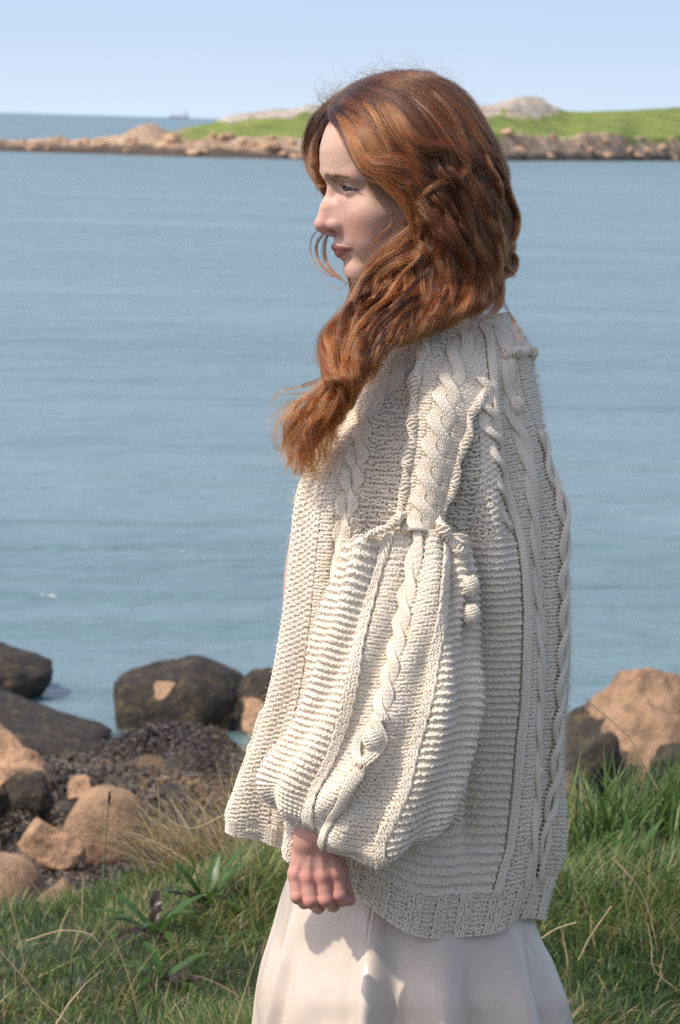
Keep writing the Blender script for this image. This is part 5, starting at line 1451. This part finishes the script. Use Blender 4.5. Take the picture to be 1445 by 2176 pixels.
class Hair:
    def __init__(s, n=44): s.n = n; s.P = []; s.T = []; s.R = []
    def family(s, guides, N, clumps=24, layer=(0.0, 0.02), tone=(0.3, 0.12), wave=6, wfreq=2.5, spread=1.0, rad=0.00017, tmin=0.0, tmax=1.0, trim=(0.75, 1.0), side=1, rootjit=4, yoff=0.0, clump_pow=1.3, frizz=2.2, seed=0, start=0.0):
        r = np.random.default_rng(100 + seed + len(s.P)); n = s.n
        G_ = np.array([catmull(np.array(g, float)[:, :2], n) for g in guides]); m = len(G_)
        Dy = np.array([catmull(np.array([list(q) + [0.0] * (3 - len(q)) for q in g], float)[:, 2:3] * 1000, n)[:, 0] / 1000 for g in guides])
        def at(t):
            f = np.clip(t, 0, 1) * (m - 1); i = np.clip(f.astype(int), 0, m - 2); a = (f - i)
            a = (a * a * (3 - 2 * a))[:, None, None] * 0.5 + 0.5 * a[:, None, None]
            return G_[i] * (1 - a) + G_[i + 1] * a, (Dy[i] * (1 - a[..., 0]) + Dy[i + 1] * a[..., 0])
        t = r.uniform(tmin, tmax, N)
        cl = np.clip((t - tmin) / (tmax - tmin) * clumps + r.normal(0, 0.35, N), 0, clumps - 1e-3).astype(int)
        ct = tmin + (np.arange(clumps) + 0.5 + r.uniform(-0.4, 0.4, clumps)) / clumps * (tmax - tmin)
        cph = r.uniform(0, 2 * np.pi, clumps); cfr = wfreq * r.uniform(0.7, 1.35, clumps); cam = wave * r.uniform(0.4, 1.4, clumps)
        clay = r.uniform(0, 1, clumps)
        sC = np.linspace(0, 1, n)[None]
        P0, D0_ = at(t); P1, D1 = at(ct[cl])
        k = (0.85 * sC ** (1 / clump_pow) * (0.6 + 0.4 * r.random((N, 1))))
        k = np.clip(k, 0, 0.93)
        PX_ = P0 * (1 - k[..., None]) + P1 * k[..., None]; DY = D0_ * (1 - k) + D1 * k
        PX_ = PX_ + r.normal(0, rootjit, (N, 1, 2)) * (1 - 0.5 * k[..., None])
        # clump waves across the strand and in depth
        tg = np.gradient(PX_, axis=1); tg /= np.linalg.norm(tg, axis=-1, keepdims=True) + 1e-9
        nr = np.stack([-tg[..., 1], tg[..., 0]], -1)
        amp = cam[cl][:, None] * sstep(0.15, 0.6, sC)
        ph = cph[cl][:, None] + cfr[cl][:, None] * 2 * np.pi * sC + r.normal(0, 0.22, (N, 1))
        PX_ = PX_ + nr * (amp * np.sin(ph))[..., None]
        depth = -(clay[cl][:, None] * 0.7 + r.random((N, 1)) * 0.3)
        lay = layer[0] + (layer[1] - layer[0]) * (1 + depth)
        # strand inside its clump: small disc
        off = r.normal(0, 1, (N, 2)); 
        wdt = spread * 4.0 * (1 - 0.75 * sC ** 2)
        PX_ = PX_ + nr * (off[:, :1] * wdt)[..., None]
        PX_ = PX_ + 0.0
        yy = hairY(PX_[..., 0], PX_[..., 1]) + DY + lay + 0.0011 * amp * np.cos(ph) * 0.8 + off[:, 1:] * 0.0016 * spread
        # frizz
        q = np.stack([np.broadcast_to(sC * 5, (N, n)), np.broadcast_to(np.arange(N)[:, None] * 3.7, (N, n)), np.zeros((N, n))], -1)
        PX_[..., 0] += frizz * vnoise(q, 3); PX_[..., 1] += frizz * vnoise(q + 50, 4)
        X = W(PX_[..., 0], PX_[..., 1], yy if side == 1 else -yy)
        if side == 1: pass
        if yoff: X[..., 1] += yoff
        # trim the lengths
        L_ = r.uniform(trim[0], trim[1], N); S0 = r.uniform(0, start + 1e-6, N)[:, None]; idx = (S0 + (L_[:, None] - S0) * np.linspace(0, 1, n)[None]) * (n - 1); i = np.clip(idx.astype(int), 0, n - 2); a = (idx - i)[..., None]
        rows_ = np.arange(N)[:, None]; X = X[rows_, i] * (1 - a) + X[rows_, i + 1] * a
        X[..., 1] += (0.016 * np.exp(-np.linspace(0, 1, n) * 9))[None] * (start > 0)
        tn = np.clip(tone[0] + (r.uniform(-1, 1, clumps) * tone[1] * 1.3)[cl] + r.normal(0, tone[1] * 0.6, N), 0, 1)
        s.P.append(X); s.T.append(tn); s.R.append(np.full(N, rad))
    def lock(s, pts, N, r0=9, r1=2, tone=0.55, curl=0, turns=0, rad=0.00014, layer=-0.019, tsd=0.20, fr=2.2, trim=(0.85, 1.0), flat=0.6, rough=0.0):
        """pts (px, py[, dy metres]); r0/r1 lock half width in photo pixels at the middle and the tip"""
        r = np.random.default_rng(500 + len(s.P)); n = s.n
        A = np.array([list(q) + [0.0] * (3 - len(q)) for q in pts], float); A[:, 2] *= 1000
        C = catmull(A, n); C[:, 2] /= 1000; sC = np.linspace(0, 1, n)
        prof = (r0 * np.sin(np.pi * np.clip(0.04 + sC * 0.88, 0, 1)) ** 0.7 * (1 - sC ** 3) + r1 * sC ** 2)
        tg = np.gradient(C[:, :2], axis=0); tg /= np.linalg.norm(tg, axis=1)[:, None] + 1e-9; nr = np.stack([-tg[:, 1], tg[:, 0]], 1)
        rr = np.sqrt(r.random(N)) * (1 + 0.25 * np.abs(r.normal(0, 1, N))); aa = r.uniform(0, 2 * np.pi, N)
        tw = turns * 2 * np.pi * sC[None] * 0.5
        ox = rr[:, None] * np.cos(aa[:, None] + tw); oy = rr[:, None] * np.sin(aa[:, None] + tw)
        h = curl * np.sin(turns * 2 * np.pi * sC)[None] * sstep(0, 0.2, sC)[None]; hz_ = curl * np.cos(turns * 2 * np.pi * sC)[None] * sstep(0, 0.2, sC)[None]
        px = C[None, :, 0] + nr[None, :, 0] * (ox * prof + h); py = C[None, :, 1] + nr[None, :, 1] * (ox * prof + h)
        q = np.stack([np.broadcast_to(sC * 4, (N, n)), np.broadcast_to(np.arange(N)[:, None] * 2.3, (N, n)), np.full((N, n), len(s.P) * 1.0)], -1)
        px = px + fr * vnoise(q, 7); py = py + fr * vnoise(q + 31, 8)
        y = hairY(C[None, :, 0] + 0 * px, C[None, :, 1] + 0 * py) + C[None, :, 2] + layer + (oy * prof * flat + hz_) / 1793
        y = y + 0.014 * np.exp(-sC * 9)[None] * (layer != 0)
        X = W(px, py, y)
        L_ = r.uniform(trim[0], trim[1], N); idx = L_[:, None] * np.linspace(0, 1, n)[None] * (n - 1); i = np.clip(idx.astype(int), 0, n - 2); a = (idx - i)[..., None]
        rows_ = np.arange(N)[:, None]; X = X[rows_, i] * (1 - a) + X[rows_, i + 1] * a
        s.P.append(X); s.T.append(np.clip(r.normal(tone, tsd, N), 0, 1)); s.R.append(np.full(N, rad))
    def finish(s, name, mat, parent):
        P = np.concatenate(s.P); T_ = np.concatenate(s.T); Rr = np.concatenate(s.R)
        sC = np.linspace(0, 1, s.n); prof = np.clip(0.75 + sC * 2, 0, 1) * (1 - 0.65 * sC ** 3)
        print(name, P.shape)
        return curves_obj(name, P, Rr[:, None] * prof[None], mat, parent, rnd=T_)

# ---- base sheets
H = Hair(48)
near = [
    [(707, 240), (722, 262), (742, 300), (758, 332), (778, 358), (812, 372), (850, 395), (874, 440), (880, 500), (862, 545), (835, 570)],
    [(712, 226), (745, 255), (772, 300), (795, 345), (840, 365), (882, 400), (902, 460), (905, 530), (880, 590), (850, 630)],
    [(722, 214), (770, 240), (812, 290), (840, 340), (880, 390), (915, 450), (925, 530), (905, 600), (870, 660), (820, 700)],
    [(740, 198), (800, 225), (852, 280), (890, 340), (925, 400), (945, 470), (950, 550), (925, 620), (880, 680), (830, 715)],
    [(765, 182), (835, 210), (892, 270), (932, 340), (958, 410), (972, 490), (975, 570), (950, 630), (890, 690), (830, 735)],
    [(795, 170), (872, 200), (935, 265), (972, 345), (992, 420), (1000, 500), (1000, 580), (970, 635), (905, 685), (840, 735)],
    [(830, 162), (912, 195), (972, 262), (1008, 345), (1025, 425), (1030, 510), (1025, 590), (990, 640), (920, 680), (860, 720)],
    [(870, 160), (950, 195), (1007, 265), (1038, 345), (1052, 425), (1055, 510), (1045, 590), (1010, 640), (940, 676), (870, 705)],
    [(905, 164), (980, 205), (1030, 275), (1056, 350), (1068, 430), (1070, 510), (1058, 590), (1040, 635), (990, 662)],
]
top = [(715, 222), (735, 204), (770, 184), (815, 168), (860, 160)]
H.family(near, 13000, clumps=60, layer=(0.004, 0.018), tone=(0.15, 0.14), wave=9, wfreq=2.0, rad=0.00017, seed=1)  # under-layer toned darker: shade of the gaps between locks put into colour
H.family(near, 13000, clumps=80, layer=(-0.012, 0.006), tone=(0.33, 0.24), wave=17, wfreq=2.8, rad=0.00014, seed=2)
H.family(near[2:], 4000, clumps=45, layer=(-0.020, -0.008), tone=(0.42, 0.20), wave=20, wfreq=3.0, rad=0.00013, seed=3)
# hair that falls on the far side, hiding the far cheek and neck
far = [
    [(706, 240, .03), (686, 262, .05), (670, 292, .07), (664, 330, .08), (672, 368, .085), (686, 402, .09)],
    [(705, 232, .03), (676, 254, .06), (658, 290, .09), (654, 330, .105), (662, 362, .11), (682, 395, .12)],
    [(720, 214, .03), (690, 238, .09), (664, 275, .12), (660, 330, .14), (690, 400, .15), (740, 470, .16), (780, 540, .18), (800, 610, .2)],
    [(760, 186, .03), (730, 230, .12), (720, 300, .16), (740, 380, .18), (790, 470, .2), (820, 560, .21), (840, 640, .23)],
    [(820, 166, .02), (820, 240, .14), (840, 330, .19), (870, 420, .2), (890, 520, .21), (900, 620, .23), (890, 700, .25)],
    [(880, 160, .02), (920, 240, .12), (950, 330, .17), (965, 420, .18), (975, 520, .18), (970, 620, .20), (960, 700, .22)],
    [(915, 168, .01), (1000, 240, .06), (1050, 330, .08), (1068, 430, .09), (1072, 530, .09), (1055, 620, .1), (1030, 690, .12)],
]
H.family(far, 7000, clumps=50, layer=(-0.004, 0.008), tone=(0.22, 0.15), wave=4, wfreq=2.2, rad=0.00017, seed=4)
H.family(far[:2], 900, clumps=10, layer=(-0.006, 0.006), tone=(0.30, 0.12), wave=2, wfreq=1.5, rad=0.00016, seed=5, trim=(0.7, 1.0), rootjit=2.5)
# crown cap over the top of the head
cap = [[(712, 232, 0), (735, 206, 0), (775, 184, 0), (830, 168, 0), (890, 166, 0), (950, 190, 0), (1005, 240, 0), (1045, 310, 0), (1066, 400, 0), (1075, 480, 0)],
       [(708, 236, .02), (728, 210, .03), (775, 184, .04), (832, 170, .045), (892, 170, .045), (950, 194, .045), (1003, 244, .045), (1042, 312, .05), (1062, 400, .055), (1070, 480, .06)]]
H.family(cap, 2600, clumps=24, layer=(-0.006, 0.006), tone=(0.25, 0.12), wave=2, wfreq=2, rad=0.0002, seed=6)
# mass over the shoulder and down the chest
tail = [
    [(860, 480), (812, 545), (768, 600), (735, 650), (708, 700), (696, 755), (700, 805), (665, 845), (618, 870), (592, 905), (596, 965)],
    [(900, 520), (850, 590), (795, 640), (748, 680), (716, 730), (712, 785), (718, 830), (690, 875), (645, 915), (620, 960), (626, 1010)],
    [(950, 540), (905, 620), (845, 655), (785, 690), (745, 735), (735, 790), (742, 835), (712, 875), (670, 920), (648, 965), (655, 1015)],
    [(1000, 560), (960, 630), (900, 662), (835, 692), (780, 735), (748, 782), (744, 822), (718, 862), (686, 910), (668, 960), (655, 1030)],
    [(1045, 590), (1020, 642), (960, 668), (895, 692), (832, 728), (785, 770), (756, 815), (726, 855), (708, 892), (698, 935), (688, 978)],
]
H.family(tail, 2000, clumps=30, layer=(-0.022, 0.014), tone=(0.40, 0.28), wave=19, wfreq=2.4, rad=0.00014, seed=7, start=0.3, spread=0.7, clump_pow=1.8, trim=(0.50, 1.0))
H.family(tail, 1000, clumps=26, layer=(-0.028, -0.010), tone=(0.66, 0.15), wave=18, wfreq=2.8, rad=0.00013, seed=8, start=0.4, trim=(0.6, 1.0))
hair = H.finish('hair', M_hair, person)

# ---- hero locks
H = Hair(56)
LK = [
 # front sweep, wing over the temple
 ([(712, 236), (735, 262), (760, 305), (785, 345), (830, 352), (868, 362), (893, 400), (905, 450), (911, 500), (898, 535)], 360, 16, 4, .62, {}),
 ([(716, 240), (738, 275), (760, 320), (786, 356), (824, 368), (860, 388), (882, 430), (893, 480), (886, 520)], 300, 12, 3, .74, {}),
 ([(730, 270), (752, 318), (776, 355), (810, 375), (842, 400), (864, 440), (878, 490), (882, 525)], 200, 8, 2, .80, {}),
 ([(722, 222), (765, 262), (795, 310), (818, 340), (858, 346), (886, 368), (903, 415), (914, 470), (912, 520), (890, 550)], 320, 13, 4, .55, {}),
 ([(755, 335), (790, 368), (830, 408), (856, 440), (868, 470)], 70, 5, 1, .82, {}),
 # waves below the wing
 ([(905, 470), (905, 520), (880, 548), (845, 560), (812, 585), (800, 620), (815, 650)], 220, 12, 3, .60, {}),
 ([(895, 500), (850, 530), (815, 552), (785, 585), (768, 625), (752, 665), (735, 700)], 200, 9, 3, .66, {}),
 ([(895, 455), (860, 495), (815, 530), (785, 560), (762, 590), (750, 620)], 70, 7, 4, .55, {}),
 ([(836, 452), (828, 478), (806, 500), (794, 520), (793, 540), (800, 545)], 16, 2, 1, .30, {}),
 ([(850, 540), (868, 570), (876, 610), (862, 640), (838, 628), (828, 595), (835, 560)], 150, 7, 2, .78, {}),
 ([(828, 545), (855, 575), (862, 612), (845, 645), (818, 655)], 140, 6, 2, .85, {}),
 ([(880, 545), (898, 590), (900, 635), (880, 672), (840, 690), (800, 690)], 200, 10, 3, .60, {}),
 ([(790, 560), (778, 600), (782, 640), (800, 665)], 90, 5, 1.5, .62, {}),
 ([(760, 590), (748, 620), (752, 650), (735, 690), (715, 720)], 110, 5, 2, .45, {}),
 # big wave high on the back of the head
 ([(800, 200), (842, 245), (868, 285), (900, 312), (945, 318), (975, 335), (988, 355), (970, 378), (930, 392), (902, 412), (895, 440)], 340, 12, 4, .58, {'layer': -.024}),
 ([(830, 210), (858, 262), (885, 300), (930, 312), (968, 322), (992, 350), (985, 372)], 200, 8, 3, .72, {'layer': -.026}),
 ([(850, 190), (905, 240), (945, 300), (958, 350), (990, 400), (1000, 460), (985, 510), (1000, 560)], 260, 12, 4, .40, {'layer': -.022}),
 # long ringlets down the back
 ([(985, 380), (960, 420), (950, 460), (975, 500), (980, 540), (955, 580), (960, 620), (930, 660)], 260, 14, 5, .42, {}),
 ([(940, 400), (915, 440), (925, 490), (950, 530), (940, 570), (905, 610), (910, 650), (870, 690)], 260, 13, 5, .48, {}),
 ([(1000, 360), (1030, 420), (1020, 470), (995, 510), (1005, 560), (1030, 600), (1020, 640), (975, 665)], 280, 14, 5, .55, {}),
 ([(1020, 330), (1045, 400), (1040, 450), (1020, 490), (1030, 540), (1050, 580), (1045, 620)], 240, 12, 5, .50, {}),
 ([(1012, 440), (995, 500), (1012, 560), (1032, 610), (1020, 645), (970, 668), (915, 680)], 200, 9, 4, .70, {}),
 ([(905, 430), (930, 470), (925, 520), (900, 560), (905, 600), (935, 630), (920, 660)], 240, 12, 4, .35, {}),
 ([(960, 330), (935, 380), (905, 430), (900, 480), (930, 520), (925, 560)], 220, 11, 4, .38, {}),
 ([(1035, 300), (1062, 360), (1078, 420), (1092, 460), (1088, 500), (1065, 530), (1062, 560), (1085, 580), (1094, 592)], 300, 11, 6, .50, {'trim': (.93, 1.0)}),
 ([(1068, 400), (1088, 440), (1096, 480), (1078, 515), (1060, 535), (1070, 562), (1092, 575)], 180, 8, 5, .40, {'trim': (.93, 1.0)}),
 ([(1066, 530), (1092, 545), (1090, 572), (1062, 590), (1050, 610), (1060, 640)], 150, 8, 4, .55, {}),
 # sweep round the neck to the shoulder
 ([(1055, 580), (1040, 620), (1000, 650), (940, 665), (880, 672), (830, 690), (790, 725)], 340, 14, 6, .58, {}),
 ([(1040, 600), (1005, 640), (945, 660), (885, 685), (832, 718), (785, 758), (760, 800)], 320, 14, 5, .50, {}),
 ([(1000, 610), (950, 650), (880, 665), (820, 680), (770, 705), (735, 740), (720, 790)], 320, 14, 5, .62, {}),
 ([(930, 640), (880, 640), (830, 650), (780, 675), (742, 700), (715, 740), (705, 790), (720, 830)], 300, 12, 4, .68, {}),
 ([(900, 655), (840, 665), (790, 690), (760, 725), (755, 765), (770, 795), (752, 832), (722, 862)], 280, 12, 4, .72, {}),
 ([(860, 690), (820, 700), (800, 735), (770, 770), (735, 800), (715, 850), (690, 890), (655, 920), (632, 960)], 280, 11, 4, .60, {}),
 ([(800, 700), (745, 712), (712, 735), (700, 770), (712, 810), (735, 830)], 200, 9, 3, .60, {}),
 ([(760, 690), (725, 700), (698, 730), (692, 770), (705, 800), (690, 850), (655, 880), (615, 915), (602, 955), (608, 985)], 220, 8, 3, .66, {}),
 ([(780, 760), (750, 800), (730, 850), (700, 885), (650, 905), (622, 940), (620, 985), (640, 1015)], 240, 9, 3, .55, {}),
 ([(760, 800), (742, 850), (700, 880), (672, 925), (640, 955), (612, 985), (606, 1010)], 200, 8, 3, .70, {}),
 ([(745, 840), (722, 880), (690, 915), (660, 955), (640, 1000), (655, 1032)], 160, 6, 2, .62, {}),
 ([(700, 900), (668, 925), (640, 960), (630, 995), (618, 1022)], 120, 5, 1.5, .75, {}),
 ([(735, 790), (690, 830), (650, 880), (620, 905), (604, 935), (600, 975)], 100, 5, 1.5, .78, {}),
 # flying wisps to the left
 ([(735, 770), (690, 800), (640, 820), (600, 830), (580, 850), (576, 872), (584, 900)], 30, 3, 1, .5, {'layer': -.004, 'rad': .00013}),
 ([(720, 800), (680, 835), (640, 835), (605, 838), (584, 848), (578, 865)], 26, 3, 1, .6, {'layer': -.004, 'rad': .00013}),
 ([(700, 840), (670, 868), (640, 880), (610, 880), (588, 868), (580, 855)], 14, 2, 1, .6, {'layer': -.004, 'rad': .00013}),
 ([(715, 790), (680, 812), (650, 818), (622, 828)], 26, 4, 2, .6, {'layer': -.004, 'rad': .00013}),
 # wisps by the chin, they come from the far side
 ([(705, 478, .10), (684, 500, .10), (672, 525, .10), (678, 555, .10), (700, 580, .09), (735, 600, .08)], 30, 3, 2, .35, {'layer': -.004, 'rad': .00014}),
 ([(712, 470, .10), (694, 500, .10), (688, 530, .10), (694, 560, .10), (715, 585, .09), (742, 605, .08)], 40, 4, 2, .35, {'layer': -.004, 'rad': .00014}),
 ([(690, 478, .10), (668, 498, .10), (660, 525, .10), (668, 555, .10), (690, 580, .10), (722, 592, .09)], 12, 1.5, 1, .4, {'layer': -.004, 'rad': .00013}),
 ([(740, 600, .06), (722, 613, .06), (706, 608, .06), (700, 597, .06)], 8, 1, 1, .5, {'layer': -.004, 'rad': .00012}),
 ([(742, 590, .06), (746, 625, .05), (735, 660, .04), (715, 700, .03), (705, 730, .02)], 120, 5, 3, .4, {}),
 # loose loop of hair hanging at the nape
 ([(1060, 600), (1072, 640), (1090, 680), (1100, 715), (1108, 728), (1112, 710), (1105, 680)], 12, 1.5, 1, .3, {'layer': 0, 'rad': .00014}),
 ([(1055, 590), (1070, 650), (1092, 690), (1103, 730)], 14, 4, 2, .35, {'layer': 0, 'rad': .00013}),
 # far side of the brow
 ([(704, 236, .04), (680, 262, .07), (664, 300, .09), (660, 345, .10), (672, 380, .11), (684, 405, .12)], 220, 11, 5, .40, {'layer': 0}),
 ([(700, 244, .04), (686, 275, .06), (676, 315, .07), (680, 360, .08), (690, 400, .09)], 160, 7, 4, .25, {'layer': 0}),
 ([(676, 350, .1), (676, 380, .11), (672, 410, .11), (676, 425, .11)], 10, 4, 4, .3, {'layer': 0, 'rad': .00012}),
 ([(1052, 560), (1062, 610), (1058, 650), (1035, 672)], 160, 9, 6, .30, {}),
 ([(1035, 560), (1040, 620), (1020, 655), (985, 675)], 160, 10, 6, .35, {}),
 # single bright strands that cross the rest
 ([(870, 200), (930, 260), (975, 330), (1012, 400), (1000, 470), (1020, 540), (1060, 600)], 24, 4, 2, .85, {'layer': -.030}),
 ([(1012, 380), (1000, 430), (996, 480), (1010, 530), (1040, 590), (1052, 640)], 22, 3, 2, .9, {'layer': -.030}),
 ([(900, 180), (950, 230), (985, 290), (1000, 340)], 30, 6, 4, .7, {'layer': -.022}),
 ([(760, 200), (800, 250), (825, 310), (836, 345)], 40, 6, 3, .7, {'layer': -.022}),
 ([(790, 190), (815, 240), (850, 300), (890, 350), (905, 395)], 60, 7, 3, .55, {'layer': -.022}),
]
for pts, N, r0, r1, tone, kw in LK:
    if pts[-1][1] > 780 and 'trim' not in kw: kw = dict(kw, trim=(0.72, 1.0)); N = N * 0.7; r1 = r1 * 1.7
    H.lock(pts, int(N * 0.85), r0 * 1.12, r1, tone=tone * (0.8 if pts[0][1] < 300 and pts[-1][0] > 920 else 1.05), **kw)
# ringlets that follow the general fall of the hair
rr_ = np.random.default_rng(31)
def along(fam, t):
    G_ = [catmull(np.array(g, float)[:, :2], 12) for g in fam]; f = t * (len(G_) - 1); i = min(int(f), len(G_) - 2); a = f - i
    return G_[i] * (1 - a) + G_[i + 1] * a
for k in range(30):
    t = 0.25 + 0.72 * (k + rr_.uniform(-.4, .4)) / 30; g = along(near, min(t, 0.99)); s0 = rr_.integers(3, 6)
    H.lock([tuple(q) for q in g[s0:]], 130, rr_.uniform(7, 11), 3, tone=rr_.uniform(.15, .75), curl=rr_.uniform(5, 12), turns=rr_.uniform(1.6, 3.2), layer=rr_.uniform(-.028, -.014), trim=(.6, 1.0))
for k in range(44):
    t = (k + rr_.uniform(0, 1)) / 44; g = along(tail, min(t, 0.99)); s0 = rr_.integers(0, 5)
    H.lock([tuple(q) for q in g[s0:]], 80, rr_.uniform(5, 9), 2, tone=rr_.uniform(.15, .9), curl=rr_.uniform(9, 22), turns=rr_.uniform(1.5, 3.2), layer=rr_.uniform(-.034, -.012), trim=(.45, 1.0))
H.finish('hair_locks', M_hair, hair)

# ---- flyaways
H = Hair(20)
fl = np.random.default_rng(77)
out = np.array([(690, 232), (700, 215), (730, 195), (765, 178), (800, 164), (840, 156), (880, 157), (925, 170), (965, 192), (1005, 228), (1035, 270), (1058, 320), (1075, 380), (1088, 430)], float)
for k in range(420):
    t = fl.random() ** 1.5 * (len(out) - 2); i = int(t); p = out[i] * (1 - t + i) + out[i + 1] * (t - i)
    d = out[i + 1] - out[i]; d /= np.linalg.norm(d); nn = np.array([d[1], -d[0]])
    L_ = fl.uniform(18, 70); hgt = abs(fl.normal(0, 1)) * (16 if i < 9 else 7); s_ = fl.choice([-1, 1])
    dy = fl.uniform(-0.02, 0.06)
    pts = [(*(p - nn * 6), dy), (*(p + d * s_ * L_ * .3 + nn * hgt * .9), dy), (*(p + d * s_ * L_ * .6 + nn * hgt * (1.1 + fl.normal(0, .3))), dy), (*(p + d * s_ * L_ + nn * hgt * fl.uniform(0.2, 1.4)), dy)]
    H.lock(pts, 1, 0.1, 0.1, tone=fl.uniform(.3, .8), layer=0, rad=0.00009, fr=2.0)
for k in range(90):
    t = fl.random(); base = np.array([(1085, 440), (1090, 560), (1060, 640), (740, 640), (700, 760), (640, 860), (610, 960)][fl.integers(7)], float) + fl.normal(0, 14, 2)
    a = fl.uniform(0, 6.28); L_ = fl.uniform(20, 60)
    pts = [(base[0] + L_ * j / 3 * math.cos(a + j * .5), base[1] + L_ * j / 3 * math.sin(a + j * .5)) for j in range(4)]
    H.lock(pts, 1, 0.1, 0.1, tone=fl.uniform(.3, .8), layer=0, rad=0.00008, fr=2.0)
H.finish('flyaway_hair', M_hair, hair)
